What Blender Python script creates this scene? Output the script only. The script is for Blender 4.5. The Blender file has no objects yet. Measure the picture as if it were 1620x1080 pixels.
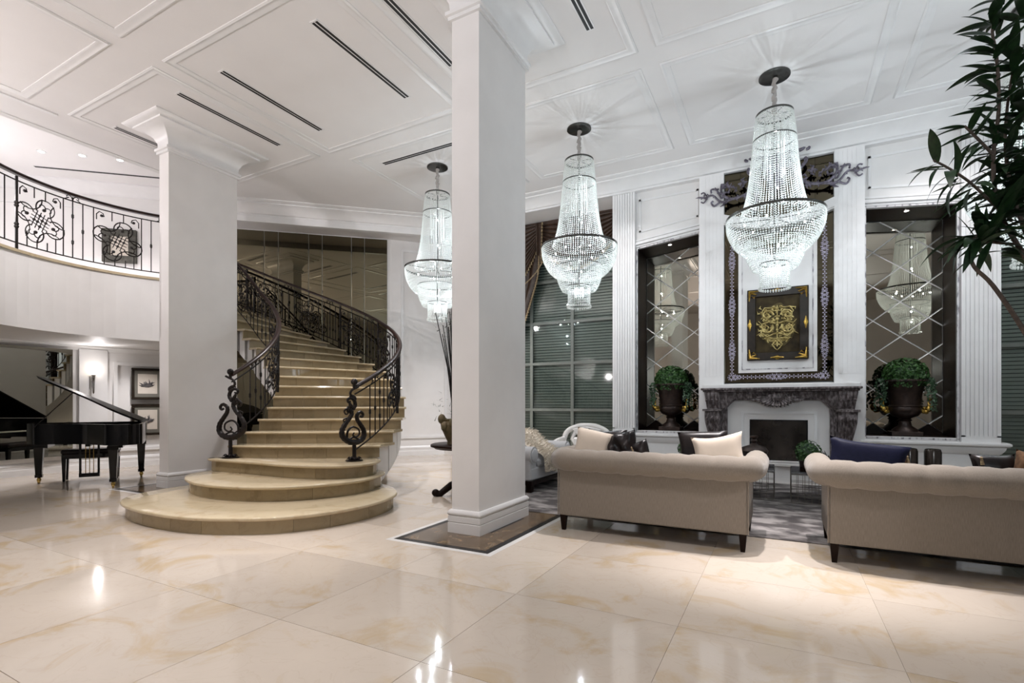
import bpy, bmesh, math, random
from math import sin, cos, pi, radians, sqrt, atan2
from mathutils import Vector, Matrix
random.seed(7)
R = random.random
def U(a, b): return a + (b - a) * random.random()
SC = bpy.context.scene
COL = SC.collection

# ------------------------------------------------------------------ camera, world, lights, exposure
cam = bpy.data.cameras.new('camera'); co = bpy.data.objects.new('camera', cam); COL.objects.link(co)
cam.sensor_width = 36; cam.sensor_fit = 'HORIZONTAL'; cam.lens = 801 / 1620 * 36
cam.shift_y = (638 - 540) / 1620
cam.clip_start = .05; cam.clip_end = 100
co.location = (0, 0, 1.28); co.rotation_euler = (pi / 2, 0, radians(28.1))
SC.camera = co
SC.view_settings.view_transform = 'Standard'; SC.view_settings.look = 'None'
SC.view_settings.exposure = 0.0; SC.view_settings.gamma = 1; SC.view_settings.use_curve_mapping = False
SC.cycles.use_denoising = True
SC.cycles.max_bounces = 9; SC.cycles.transparent_max_bounces = 24
SC.cycles.sample_clamp_indirect = 6; SC.cycles.caustics_reflective = False; SC.cycles.caustics_refractive = False
w = bpy.data.worlds.new('world'); SC.world = w; w.use_nodes = True
w.node_tree.nodes['Background'].inputs[0].default_value = (.02, .03, .05, 1); w.node_tree.nodes['Background'].inputs[1].default_value = .3

def light(kind, name, loc, power, color=(1, 1, 1), rad=.05, spot=None, blend=.5, aim=None, size=None):
    l = bpy.data.lights.new(name, kind); l.energy = power; l.color = color
    if kind == 'AREA': l.size = size or 1
    else: l.shadow_soft_size = rad
    if kind == 'SPOT': l.spot_size = radians(spot); l.spot_blend = blend
    o = bpy.data.objects.new(name, l); o.location = loc; COL.objects.link(o)
    if aim is not None:
        d = Vector(aim) - Vector(loc); o.rotation_euler = d.to_track_quat('-Z', 'Y').to_euler()
    return o
WARM = (1, .91, .915); WARM2 = (1, .945, .945); COOL = (.83, .925, 1)
# ceiling spots without fixtures: some make the floor pools, others are added fill
for nm_, loc_, pw_, an_, aim_ in (
        ('a', (-3.7, 1.2, 5.46), 520, 56, (-3.8, 1.5, 0)), ('b', (-5.6, 1.6, 5.46), 520, 64, (-5.8, 2.0, 0)), ('c', (.05, 5.25, 5.46), 1250, 34, (.1, 4.80, 0)),
        ('d', (.8, 2.4, 5.46), 230, 80, (.8, 2.6, 0)), ('e', (-1.6, 2.0, 5.46), 400, 76, (-1.6, 2.2, 0)), ('f', (-6.2, 6.3, 5.46), 520, 70, (-6.0, 5.6, 0)),
        ('g', (-4.9, 8.6, 5.46), 1050, 74, (-6.2, 9.0, 0)), ('h', (-8.9, 1.6, 5.46), 520, 70, (-8.7, 2.4, 0)),
        ('m', (-1.1, 5.6, 5.46), 800, 46, (-1.1, 5.3, 0)), ('n', (1.2, 5.6, 5.46), 800, 46, (1.2, 5.3, 0)), ('o', (-7.3, 2.2, 5.46), 480, 50, (-10.0, 3.9, 2.9)), ('q', (2.2, 8.0, 5.46), 130, 95, (2.0, 9.5, 2.2)), ('r', (-2.6, 7.9, 5.46), 120, 95, (-2.6, 9.3, 1.8)), ('s', (-3.5, 7.4, 5.46), 300, 34, (-3.4, 7.5, 0)), ('p', (-4.4, 3.0, 5.46), 420, 60, (-4.8, 4.2, 0))):
    light('SPOT', 'pool_and_fill_spot', loc_, pw_, WARM2, .06, an_, .8, aim_)
for loc_, pw_, aim_, an_, c_ in (((-7.6, -3.6, 2.6), 800, (-7.6, 2.2, 5.5), 95, WARM), ((-3.2, -3.8, 2.6), 620, (-4.2, 2.0, 5.5), 85, WARM), ((2.0, -3.6, 2.6), 700, (.4, 3.4, 5.5), 90, COOL), ((6.0, 4.6, 2.6), 420, (.8, 6.8, 5.5), 80, COOL)):
    light('SPOT', 'ceiling_fill_uplight', loc_, pw_, c_, .05, an_, .9, aim_)  # added fill that brightens the ceiling, no fixture behind it
light('POINT', 'gallery_fill_lamp', (-12.4, 2.2, 4.9), 110, (1, .94, .96), .08)  # unseen fill added to brighten the upper gallery
light('POINT', 'gallery_fill_lamp', (-9.6, .6, 4.6), 70, (1, .94, .96), .08)  # second added fill, towards the gallery front
light('SPOT', 'under_gallery_spot', (-10.9, 3.1, 2.36), 100, WARM2, .05, 120, .8, (-11.0, 3.2, 0))
light('SPOT', 'under_gallery_spot', (-10.7, 5.2, 2.36), 100, WARM2, .05, 120, .8, (-11.0, 5.3, 0))

# ------------------------------------------------------------------ materials
def mat(name, col, rough=.5, metal=0, col2=None, scale=8, detail=4, bump=0, bscale=None, stretch=None, spec=None, coat=0, rnd=0, contrast=(.35, .65), sheen=0):
    m = bpy.data.materials.new(name); m.use_nodes = True
    nt = m.node_tree; b = nt.nodes['Principled BSDF']
    b.inputs['Roughness'].default_value = rough; b.inputs['Metallic'].default_value = metal
    if spec is not None: b.inputs['Specular IOR Level'].default_value = spec
    if coat: b.inputs['Coat Weight'].default_value = coat; b.inputs['Coat Roughness'].default_value = .03
    if sheen: b.inputs['Sheen Weight'].default_value = sheen
    c1 = tuple(col) + (1,); c2 = tuple(col2 if col2 else [x * .93 for x in col]) + (1,)
    tc = nt.nodes.new('ShaderNodeTexCoord'); mp = nt.nodes.new('ShaderNodeMapping')
    nt.links.new(tc.outputs['Object'], mp.inputs[0])
    if stretch: mp.inputs['Scale'].default_value = stretch
    vec = mp.outputs[0]
    if rnd:
        oi = nt.nodes.new('ShaderNodeObjectInfo'); ad = nt.nodes.new('ShaderNodeVectorMath'); ad.operation = 'ADD'
        ml = nt.nodes.new('ShaderNodeMath'); ml.operation = 'MULTIPLY'; ml.inputs[1].default_value = 37
        nt.links.new(oi.outputs['Random'], ml.inputs[0]); nt.links.new(ml.outputs[0], ad.inputs[1]); nt.links.new(vec, ad.inputs[0]); vec = ad.outputs[0]
    n = nt.nodes.new('ShaderNodeTexNoise'); n.inputs['Scale'].default_value = scale; n.inputs['Detail'].default_value = detail
    nt.links.new(vec, n.inputs['Vector'])
    r = nt.nodes.new('ShaderNodeValToRGB'); r.color_ramp.elements[0].position, r.color_ramp.elements[1].position = contrast
    r.color_ramp.elements[0].color = c1; r.color_ramp.elements[1].color = c2
    nt.links.new(n.outputs['Fac'], r.inputs[0]); nt.links.new(r.outputs[0], b.inputs['Base Color'])
    if bump:
        n2 = nt.nodes.new('ShaderNodeTexNoise'); n2.inputs['Scale'].default_value = bscale or scale * 4; n2.inputs['Detail'].default_value = 3
        nt.links.new(vec, n2.inputs['Vector'])
        bp = nt.nodes.new('ShaderNodeBump'); bp.inputs['Strength'].default_value = bump; bp.inputs['Distance'].default_value = .01
        nt.links.new(n2.outputs['Fac'], bp.inputs['Height']); nt.links.new(bp.outputs[0], b.inputs['Normal'])
    m['ramp'] = r.name
    return m
def emis(name, col, s):
    m = bpy.data.materials.new(name); m.use_nodes = True
    b = m.node_tree.nodes['Principled BSDF']; b.inputs['Base Color'].default_value = (1, 1, 1, 1)
    b.inputs['Emission Color'].default_value = tuple(col) + (1,); b.inputs['Emission Strength'].default_value = s
    return m
def marble(name, base, vein, vein2, rough, scale=1.1, rnd=1, tone=.05):
    m = bpy.data.materials.new(name); m.use_nodes = True
    nt = m.node_tree; N = nt.nodes.new; L = nt.links.new; b = nt.nodes['Principled BSDF']
    b.inputs['Roughness'].default_value = rough
    tc = N('ShaderNodeTexCoord'); oi = N('ShaderNodeObjectInfo'); ml = N('ShaderNodeMath'); ml.operation = 'MULTIPLY'; ml.inputs[1].default_value = 53 * rnd
    ad = N('ShaderNodeVectorMath'); ad.operation = 'ADD'
    L(oi.outputs['Random'], ml.inputs[0]); L(tc.outputs['Object'], ad.inputs[0]); L(ml.outputs[0], ad.inputs[1])
    n1 = N('ShaderNodeTexNoise'); n1.inputs['Scale'].default_value = scale * 1.6; n1.inputs['Detail'].default_value = 8; n1.inputs['Roughness'].default_value = .62; n1.inputs['Distortion'].default_value = 1.2
    L(ad.outputs[0], n1.inputs['Vector'])
    r1 = N('ShaderNodeValToRGB'); e = r1.color_ramp.elements
    e[0].position = .36; e[0].color = tuple(base) + (1,); e[1].position = .66; e[1].color = tuple(vein) + (1,)
    e2 = r1.color_ramp.elements.new(.52); e2.color = tuple(x * .97 for x in base) + (1,)
    L(n1.outputs['Fac'], r1.inputs[0])
    n2 = N('ShaderNodeTexNoise'); n2.inputs['Scale'].default_value = scale * 2.2; n2.inputs['Detail'].default_value = 7; n2.inputs['Distortion'].default_value = 2.5
    L(ad.outputs[0], n2.inputs['Vector'])
    r2 = N('ShaderNodeValToRGB'); q = r2.color_ramp.elements
    q[0].position = .485; q[0].color = (0, 0, 0, 1); q[1].position = .515; q[1].color = (0, 0, 0, 1); q3 = q.new(.5); q3.color = (1, 1, 1, 1)
    L(n2.outputs['Fac'], r2.inputs[0])
    mx = N('ShaderNodeMixRGB'); mx.inputs[2].default_value = tuple(vein2) + (1,)
    sc = N('ShaderNodeMath'); sc.operation = 'MULTIPLY'; sc.inputs[1].default_value = .16
    L(r2.outputs[0], sc.inputs[0]); L(sc.outputs[0], mx.inputs[0]); L(r1.outputs[0], mx.inputs[1])
    hv = N('ShaderNodeHueSaturation'); mr = N('ShaderNodeMapRange'); mr.inputs[3].default_value = 1 - tone; mr.inputs[4].default_value = 1 + tone
    L(oi.outputs['Random'], mr.inputs[0]); L(mr.outputs[0], hv.inputs['Value']); L(mx.outputs[0], hv.inputs['Color'])
    L(hv.outputs[0], b.inputs['Base Color'])
    return m

M = {}
M['wall'] = mat('white_plaster', (.78, .77, .76), .55, col2=(.75, .74, .73), scale=3)
M['ceil'] = mat('ceiling_paint', (.80, .79, .785), .6, col2=(.78, .77, .765), scale=2)
M['trim'] = mat('white_gloss_trim', (.80, .80, .80), .35, col2=(.77, .77, .77), scale=5)
M['floor'] = marble('cream_marble', (.56, .49, .415), (.50, .395, .265), (.40, .31, .21), .075, 1.1, 1, .10)
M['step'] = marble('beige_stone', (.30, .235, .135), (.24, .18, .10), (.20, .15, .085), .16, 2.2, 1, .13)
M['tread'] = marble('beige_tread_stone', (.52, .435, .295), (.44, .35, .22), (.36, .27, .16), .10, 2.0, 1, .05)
M['grout'] = mat('grout', (.50, .43, .345), .5)
M['brown'] = marble('dark_emperador_marble', (.10, .065, .035), (.21, .14, .075), (.33, .25, .15), .14, 3.2, 1, .05)
M['black'] = mat('black_stone', (.006, .006, .007), .25, spec=.2)
M['white'] = mat('white_stone', (.72, .71, .69), .15)
M['iron'] = mat('wrought_iron', (.005, .004, .004), .42, 0, col2=(.014, .009, .007), scale=20, spec=.22)
M['rail'] = mat('dark_handrail', (.014, .006, .005), .3, 0, col2=(.024, .011, .008), scale=14, spec=.3)
M['mirror'] = mat('bronze_mirror', (.17, .15, .10), .012, 1, col2=(.165, .145, .097), scale=1)
M['mirror4'] = mat('dark_bronze_mirror', (.11, .095, .065), .012, 1, col2=(.105, .09, .06), scale=1)
M['mirror2'] = mat('grey_mirror', (.40, .40, .35), .012, 1, col2=(.39, .39, .34), scale=1)
M['mirror3'] = mat('antique_mirror', (.42, .385, .32), .012, 1, col2=(.41, .375, .31), scale=1)
M['bevel'] = mat('mirror_bevel', (.88, .88, .86), .42, .9)
M['dkwood'] = mat('dark_wood', (.008, .004, .003), .35, 0, col2=(.014, .007, .005), scale=6, stretch=(1, 1, .15), spec=.08)
M['pianob'] = mat('piano_black', (.003, .003, .0035), .10, 0, spec=.35)
M['brass'] = mat('brass', (.55, .38, .12), .25, 1)
M['gold'] = mat('gilt', (.62, .42, .10), .3, 1, col2=(.36, .22, .05), scale=30)
M['chrome'] = mat('chrome', (.6, .6, .62), .12, 1)
M['gunmetal'] = mat('dark_canopy_metal', (.10, .10, .095), .25, .9)
M['sofa'] = mat('oatmeal_woven_fabric', (.25, .214, .178), .9, 0, col2=(.205, .171, .135), scale=40, stretch=(6, 6, .5), bump=.25, bscale=300, sheen=.3)
M['chair'] = mat('pale_grey_velvet', (.52, .52, .53), .8, 0, scale=12, sheen=.4)
M['wleather'] = mat('white_leather', (.72, .71, .69), .4, 0)
M['fur'] = mat('cream_fur', (.82, .75, .65), .95, 0, col2=(.68, .60, .49), scale=18)
M['bfur'] = mat('brown_fur', (.22, .12, .06), .95, 0, col2=(.07, .035, .02), scale=24)
M['cream'] = mat('cream_cushion', (.66, .56, .46), .75, 0, sheen=.3)
M['satin'] = mat('black_satin', (.006, .004, .005), .32, 0, col2=(.016, .010, .009), scale=9, spec=.35)
M['navy'] = mat('navy_velvet', (.006, .007, .020), .5, 0, col2=(.010, .011, .030), scale=30, stretch=(1, 1, 8), spec=.1)
M['curtain'] = mat('brown_drape', (.034, .018, .010), .42, 0, col2=(.060, .034, .022), scale=10)
M['fringe'] = mat('gold_fringe', (.42, .33, .18), .6, 0, col2=(.16, .10, .06), scale=60)
M['blind'] = mat('grey_blind', (.40, .425, .395), .5, 0)
M['night'] = mat('night_outside', (.02, .026, .028), .6)
M['muntin'] = mat('grey_window_bar', (.17, .19, .17), .4)
M['leaf'] = mat('plant_leaf', (.007, .022, .008), .45, 0, col2=(.014, .040, .012), scale=9, rnd=1, spec=.3)
M['bark'] = mat('grey_brown_bark', (.05, .035, .028), .8, 0, col2=(.09, .065, .05), scale=40, bump=.5)
M['box'] = mat('boxwood_leaf', (.012, .042, .007), .5, 0, col2=(.035, .115, .018), scale=30)
M['ivy'] = mat('ivy_leaf', (.03, .07, .035), .45, 0, col2=(.06, .12, .06), scale=40)
M['urn'] = mat('dark_bronze_urn', (.020, .012, .010), .4, .5, col2=(.04, .024, .018), scale=15)
M['mantel'] = mat('carved_greyish_wood', (.060, .047, .046), .55, 0, col2=(.27, .235, .24), scale=18, detail=9, bump=1.0, bscale=46, contrast=(.44, .70), stretch=(1.6, 1, .7))  # lighter noise colour stands in for highlights on the carving
M['crest'] = mat('silvered_carving', (.06, .053, .068), .45, .3, col2=(.17, .155, .20), scale=26)
M['stencil'] = mat('silver_stencil', (.60, .57, .68), .5, 0, col2=(.36, .33, .43), scale=50)
M['worn'] = mat('worn_silver_edge', (.62, .61, .62), .4, .2, col2=(.22, .21, .23), scale=22, stretch=(1, 1, .3), contrast=(.5, .62))
M['firebox'] = mat('firebox_glass', (.018, .014, .012), .12, 0)
M['canvas'] = mat('dark_canvas', (.018, .012, .006), .6, 0, col2=(.055, .040, .016), scale=6, spec=.15)
M['relief'] = mat('antique_gold_relief', (.50, .41, .17), .42, .7, col2=(.26, .20, .07), scale=24)
M['wash'] = mat('gold_wash', (.030, .021, .008), .6, 0, col2=(.13, .10, .035), scale=9, detail=8, contrast=(.35, .7), spec=.2)
M['paper'] = mat('print_paper', (.62, .57, .50), .7)
M['ink'] = mat('dark_ink', (.03, .028, .03), .7, col2=(.12, .11, .11), scale=20)
M['matboard'] = mat('grey_mat_board', (.16, .155, .13), .6)
M['dframe'] = mat('dark_frame_wood', (.012, .008, .005), .4, col2=(.022, .015, .009), scale=10, spec=.25)
M['oldframe'] = mat('weathered_dark_frame', (.035, .034, .026), .6, col2=(.075, .072, .058), scale=14, bump=.4)
M['rug'] = mat('grey_distressed_rug', (.055, .048, .047), .95, 0, col2=(.25, .23, .22), scale=3.0, detail=12, stretch=(1.1, 1.7, 1), contrast=(.44, .62), bump=.2, bscale=200)
M['stonetop'] = mat('dark_stone_top', (.07, .068, .075), .2, col2=(.12, .118, .125), scale=12)
M['wire'] = mat('brushed_wire', (.22, .20, .18), .35, .8)
M['drum'] = mat('smoked_ribbed_glass', (.045, .036, .030), .18, .3)
M['slot'] = mat('air_slot_black', (.006, .006, .007), .6)
M['terracotta'] = mat('mossy_pot', (.07, .06, .025), .7, col2=(.12, .085, .04), scale=14)
M['sleeve'] = mat('chain_sleeve', (.42, .40, .38), .6, bump=.5, scale=40)
M['bulb'] = emis('bulb_glow', (1, .97, .93), 40)
M['lampglow'] = emis('lamp_glass_glow', (1, .86, .70), 5)
M['downglow'] = emis('downlight_glow', (1, .95, .88), 14)
M['ivory'] = mat('ivory_keys', (.7, .68, .6), .3)
# crystal: glass beads that pass, scatter and mirror light
def crystal(name, tint):
    m = bpy.data.materials.new(name); m.use_nodes = True; nt = m.node_tree; N = nt.nodes.new; L = nt.links.new
    for n in list(nt.nodes): nt.nodes.remove(n)
    o = N('ShaderNodeOutputMaterial'); d = N('ShaderNodeBsdfDiffuse'); t = N('ShaderNodeBsdfTranslucent'); g = N('ShaderNodeBsdfGlossy'); tr = N('ShaderNodeBsdfTransparent')
    tc = N('ShaderNodeTexCoord'); nz = N('ShaderNodeTexNoise'); nz.inputs['Scale'].default_value = 60; rp = N('ShaderNodeValToRGB')
    rp.color_ramp.elements[0].color = tuple(x * .86 for x in tint) + (1,); rp.color_ramp.elements[1].color = tuple(tint) + (1,)
    L(tc.outputs['Object'], nz.inputs['Vector']); L(nz.outputs['Fac'], rp.inputs[0])
    for s in (d, t): L(rp.outputs[0], s.inputs['Color'])
    g.inputs['Roughness'].default_value = .12; tr.inputs['Color'].default_value = (.93, .98, .96, 1)
    a = N('ShaderNodeMixShader'); a.inputs[0].default_value = .5; L(d.outputs[0], a.inputs[1]); L(t.outputs[0], a.inputs[2])
    b = N('ShaderNodeMixShader'); b.inputs[0].default_value = .15; L(a.outputs[0], b.inputs[1]); L(g.outputs[0], b.inputs[2])
    c = N('ShaderNodeMixShader'); c.inputs[0].default_value = .27; L(b.outputs[0], c.inputs[1]); L(tr.outputs[0], c.inputs[2])
    L(c.outputs[0], o.inputs[0]); return m
M['crystal'] = crystal('crystal_beads', (.96, .965, .945))
def glass(name):
    m = bpy.data.materials.new(name); m.use_nodes = True; nt = m.node_tree; N = nt.nodes.new; L = nt.links.new
    for n in list(nt.nodes): nt.nodes.remove(n)
    o = N('ShaderNodeOutputMaterial'); g = N('ShaderNodeBsdfGlossy'); g.inputs['Roughness'].default_value = .03; tr = N('ShaderNodeBsdfTransparent'); tr.inputs['Color'].default_value = (.93, .97, .95, 1)
    f = N('ShaderNodeFresnel'); f.inputs[0].default_value = 1.5; c = N('ShaderNodeMixShader')
    L(f.outputs[0], c.inputs[0]); L(tr.outputs[0], c.inputs[1]); L(g.outputs[0], c.inputs[2]); L(c.outputs[0], o.inputs[0]); return m
M['glass'] = glass('window_glass')

# ------------------------------------------------------------------ mesh helpers
def wloc(o):
    v = Vector((0, 0, 0))
    while o is not None: v += o.location; o = o.parent
    return v
class MB:
    def __init__(s): s.v = []; s.f = []
    def add(s, vs, fs):
        k = len(s.v); s.v += [tuple(v) for v in vs]; s.f += [tuple(i + k for i in f) for f in fs]; return s
    def box(s, x0, x1, y0, y1, z0, z1):
        return s.add([(x0, y0, z0), (x1, y0, z0), (x1, y1, z0), (x0, y1, z0), (x0, y0, z1), (x1, y0, z1), (x1, y1, z1), (x0, y1, z1)],
                     [(3, 2, 1, 0), (4, 5, 6, 7), (0, 1, 5, 4), (1, 2, 6, 5), (2, 3, 7, 6), (3, 0, 4, 7)])
    def taper(s, x0, x1, y0, y1, z0, z1, k):     # box whose bottom is k times the top
        cx, cy = (x0 + x1) / 2, (y0 + y1) / 2; a, b = (x1 - x0) / 2, (y1 - y0) / 2
        return s.add([(cx - a * k, cy - b * k, z0), (cx + a * k, cy - b * k, z0), (cx + a * k, cy + b * k, z0), (cx - a * k, cy + b * k, z0), (x0, y0, z1), (x1, y0, z1), (x1, y1, z1), (x0, y1, z1)],
                     [(3, 2, 1, 0), (4, 5, 6, 7), (0, 1, 5, 4), (1, 2, 6, 5), (2, 3, 7, 6), (3, 0, 4, 7)])
    def ext(s, poly, vec):                        # polygon (3d points) extruded by a vector
        n = len(poly); vec = Vector(vec); p = [Vector(q) for q in poly]
        return s.add(p + [q + vec for q in p], [tuple(range(n))[::-1], tuple(range(n, 2 * n))] + [(i, (i + 1) % n, n + (i + 1) % n, n + i) for i in range(n)])
    def prism(s, poly, z0, z1): return s.ext([(x, y, z0) for x, y in poly], (0, 0, z1 - z0))
    def xz(s, poly, y0, y1): return s.ext([(x, y0, z) for x, z in poly], (0, y1 - y0, 0))
    def lathe(s, prof, c=(0, 0, 0), seg=20, sy=1, a0=0, wob=None):
        k = len(prof); vs = []
        for i in range(seg):
            a = a0 + 2 * pi * i / seg
            for r, z in prof:
                q = r * (wob(a, z) if wob else 1); vs.append((c[0] + q * cos(a), c[1] + q * sin(a) * sy, c[2] + z))
        fs = [(i * k + j, ((i + 1) % seg) * k + j, ((i + 1) % seg) * k + j + 1, i * k + j + 1) for i in range(seg) for j in range(k - 1)]
        return s.add(vs, fs)
    def ball(s, c, r, seg=10, rings=6, sx=1, sy=1, sz=1):
        vs = [(c[0], c[1], c[2] - r * sz)]; fs = []
        for j in range(1, rings):
            b = -pi / 2 + pi * j / rings
            for i in range(seg):
                a = 2 * pi * i / seg; vs.append((c[0] + r * sx * cos(b) * cos(a), c[1] + r * sy * cos(b) * sin(a), c[2] + r * sz * sin(b)))
        vs.append((c[0], c[1], c[2] + r * sz)); n = len(vs) - 1
        for i in range(seg):
            k = (i + 1) % seg; fs.append((0, 1 + k, 1 + i)); fs.append((n, n - seg + i, n - seg + k))
            for j in range(rings - 2): fs.append((1 + j * seg + i, 1 + j * seg + k, 1 + (j + 1) * seg + k, 1 + (j + 1) * seg + i))
        return s.add(vs, fs)
    def tube(s, path, r, sides=6, closed=False, flat=None, a0=0):
        p = [Vector(q) for q in path]; n = len(p)
        if n < 2: return s
        rs = r if isinstance(r, (list, tuple)) else [r] * n
        vs = []; up = None
        for i in range(n):
            if closed: t = p[(i + 1) % n] - p[i - 1]
            else: t = p[min(i + 1, n - 1)] - p[max(i - 1, 0)]
            if t.length < 1e-9: t = Vector((0, 0, 1))
            t.normalize()
            if up is None: up = Vector((0, 0, 1)) if abs(t.z) < .9 else Vector((1, 0, 0))
            a = t.cross(up)
            if a.length < 1e-5: a = t.cross(Vector((1, .3, 0)))
            a.normalize(); b = a.cross(t); up = b
            for k in range(sides):
                g = 2 * pi * k / sides + a0; ka, kb = (flat if flat else (1, 1))
                vs.append(p[i] + a * cos(g) * rs[i] * ka + b * sin(g) * rs[i] * kb)
        m = n if closed else n - 1
        fs = [(i * sides + k, i * sides + (k + 1) % sides, ((i + 1) % n) * sides + (k + 1) % sides, ((i + 1) % n) * sides + k) for i in range(m) for k in range(sides)]
        if not closed: fs += [tuple(range(sides))[::-1], tuple((n - 1) * sides + k for k in range(sides))]
        return s.add(vs, fs)
    def sweep(s, prof, path, closed=False, cap=True):   # prof (out, up), path of (x, y, z); out is to the right of travel
        n = len(path); k = len(prof); vs = []
        P = [Vector(q) for q in path]
        for i in range(n):
            a = P[i] - P[i - 1] if (i > 0 or closed) else P[1] - P[0]
            b = P[(i + 1) % n] - P[i] if (i < n - 1 or closed) else a
            a = Vector((a.x, a.y)).normalized(); b = Vector((b.x, b.y)).normalized()
            na = Vector((a.y, -a.x)); nb = Vector((b.y, -b.x)); m = na + nb
            m = m / max(m.dot(na), .3) if m.length > 1e-6 else na
            vs += [(P[i].x + m.x * o, P[i].y + m.y * o, P[i].z + u) for o, u in prof]
        mm = n if closed else n - 1
        fs = [(i * k + j, i * k + (j + 1) % k, ((i + 1) % n) * k + (j + 1) % k, ((i + 1) % n) * k + j) for i in range(mm) for j in range(k)]
        if not closed and cap: fs += [tuple(range(k)), tuple((n - 1) * k + j for j in range(k))[::-1]]
        return s.add(vs, fs)
    def grid(s, fn, nu, nv, closed=False):
        vs = [fn(i / nu, j / nv) for i in range(nu + (0 if closed else 1)) for j in range(nv + 1)]
        W = nv + 1; mod = nu if closed else nu + 1
        return s.add(vs, [(i * W + j, ((i + 1) % mod) * W + j, ((i + 1) % mod) * W + j + 1, i * W + j + 1) for i in range(nu) for j in range(nv)])
    def build(s, name, m, parent=None, smooth=False, rel=True, loc=None, fix=True, bevel=0):
        me = bpy.data.meshes.new(name)
        o3 = wloc(parent) if (parent is not None and rel) else Vector((0, 0, 0))
        if loc is not None: o3 = o3 + Vector(loc)
        me.from_pydata([(v[0] - o3.x, v[1] - o3.y, v[2] - o3.z) for v in s.v], [], s.f); me.validate()
        if fix or bevel:
            bm = bmesh.new(); bm.from_mesh(me)
            if bevel: bmesh.ops.bevel(bm, geom=bm.edges[:], offset=bevel, segments=1, affect='EDGES')
            bmesh.ops.recalc_face_normals(bm, faces=bm.faces[:]); bm.to_mesh(me); bm.free()
        me.materials.append(M[m] if isinstance(m, str) else m)
        if smooth:
            me.shade_smooth()
            if smooth != 'all':
                try: me.set_sharp_from_angle(angle=radians(42))
                except Exception: pass
        o = bpy.data.objects.new(name, me); COL.objects.link(o)
        if parent is not None: o.parent = parent
        if loc is not None: o.location = loc
        return o
def thing(name, label, cat, loc=(0, 0, 0), group=None, rz=0):
    o = bpy.data.objects.new(name, None); o.empty_display_size = .1; o.location = loc; o.rotation_euler = (0, 0, rz); COL.objects.link(o)
    return tag(o, label, cat, group)
def tag(o, label, cat, group=None, kind=None):
    o['label'] = label; o['category'] = cat
    if group: o['group'] = group
    if kind: o['kind'] = kind
    return o
def struct(o): o['kind'] = 'structure'; return o
def stuff(o): o['kind'] = 'stuff'; return o
def dup(root, loc=None, rz=None, label=None, scale=None):
    r = root.copy(); COL.objects.link(r)
    if loc is not None: r.location = loc
    if rz is not None: r.rotation_euler = (0, 0, rz)
    if scale is not None: r.scale = scale
    if label: r['label'] = label
    def rec(a, b):
        for ch in list(a.children):
            c = ch.copy(); COL.objects.link(c); c.parent = b; rec(ch, c)
    rec(root, r); return r
def inst(me_obj, name, parent, loc, rot=None, scale=None):      # a further piece sharing mesh data
    o = bpy.data.objects.new(name, me_obj.data); COL.objects.link(o); o.parent = parent; o.location = loc
    if rot is not None: o.rotation_euler = rot
    if scale is not None: o.scale = scale
    return o
def spiral(c, r0, r1, a0, a1, n=14):
    return [(c[0] + (r0 + (r1 - r0) * i / n) * cos(a0 + (a1 - a0) * i / n), c[1] + (r0 + (r1 - r0) * i / n) * sin(a0 + (a1 - a0) * i / n)) for i in range(n + 1)]
def arcp(c, r, a0, a1, n=12): return spiral(c, r, r, a0, a1, n)
def catmull(pts, n=6, closed=False):
    P = [Vector(p) for p in pts]; N = len(P); out = []
    for i in range(N if closed else N - 1):
        if closed: p0, p1, p2, p3 = P[i - 1], P[i], P[(i + 1) % N], P[(i + 2) % N]
        else: p0, p1, p2, p3 = P[max(i - 1, 0)], P[i], P[i + 1], P[min(i + 2, N - 1)]
        for k in range(n):
            t = k / n; out.append(.5 * ((2 * p1) + (p2 - p0) * t + (2 * p0 - 5 * p1 + 4 * p2 - p3) * t * t + (3 * p1 - p0 - 3 * p2 + p3) * t ** 3))
    if not closed: out.append(P[-1])
    return out

# ------------------------------------------------------------------ floor
CZ = 5.5
floor = struct(MB().box(-15, 6.5, -4.5, 11.2, -.2, -.004).build('floor', 'grout'))
TX, TY = 1.05, 1.015
tile_me = MB().box(-TX / 2 + .0012, TX / 2 - .0012, -TY / 2 + .0012, TY / 2 - .0012, -.02, 0)
first = None
for i in range(-12, 5):
    for j in range(-1, 9):
        c = (-.53 + TX * (i + .5), 2.0 + TY * (j + .5) - TY * 0, 0)
        if j < 0 and i < -5: pass
        if first is None: first = tile_me.build('marble_tile', 'floor', floor, rel=False, loc=c)
        else:
            inst(first, 'marble_tile', floor, c)
for v in first.data.vertices: v.co.x -= first.location.x * 0
# the first tile was built in local coordinates already shifted by its own location
for v in first.data.vertices: v.co += first.location
struct(MB().box(-.53 + TX * -12, -.53 + TX * 5, -4.4, 2.0 - TY - .002, -.02, -.0005).build('floor_entry', 'floor'))
struct(MB().box(-15, -.53 + TX * -12, -4.4, 11, -.02, -.0005).build('floor_side', 'floor'))
struct(MB().box(-.53 + TX * 5, 6.4, -4.4, 11, -.02, -.0005).build('floor_far', 'floor'))

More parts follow.
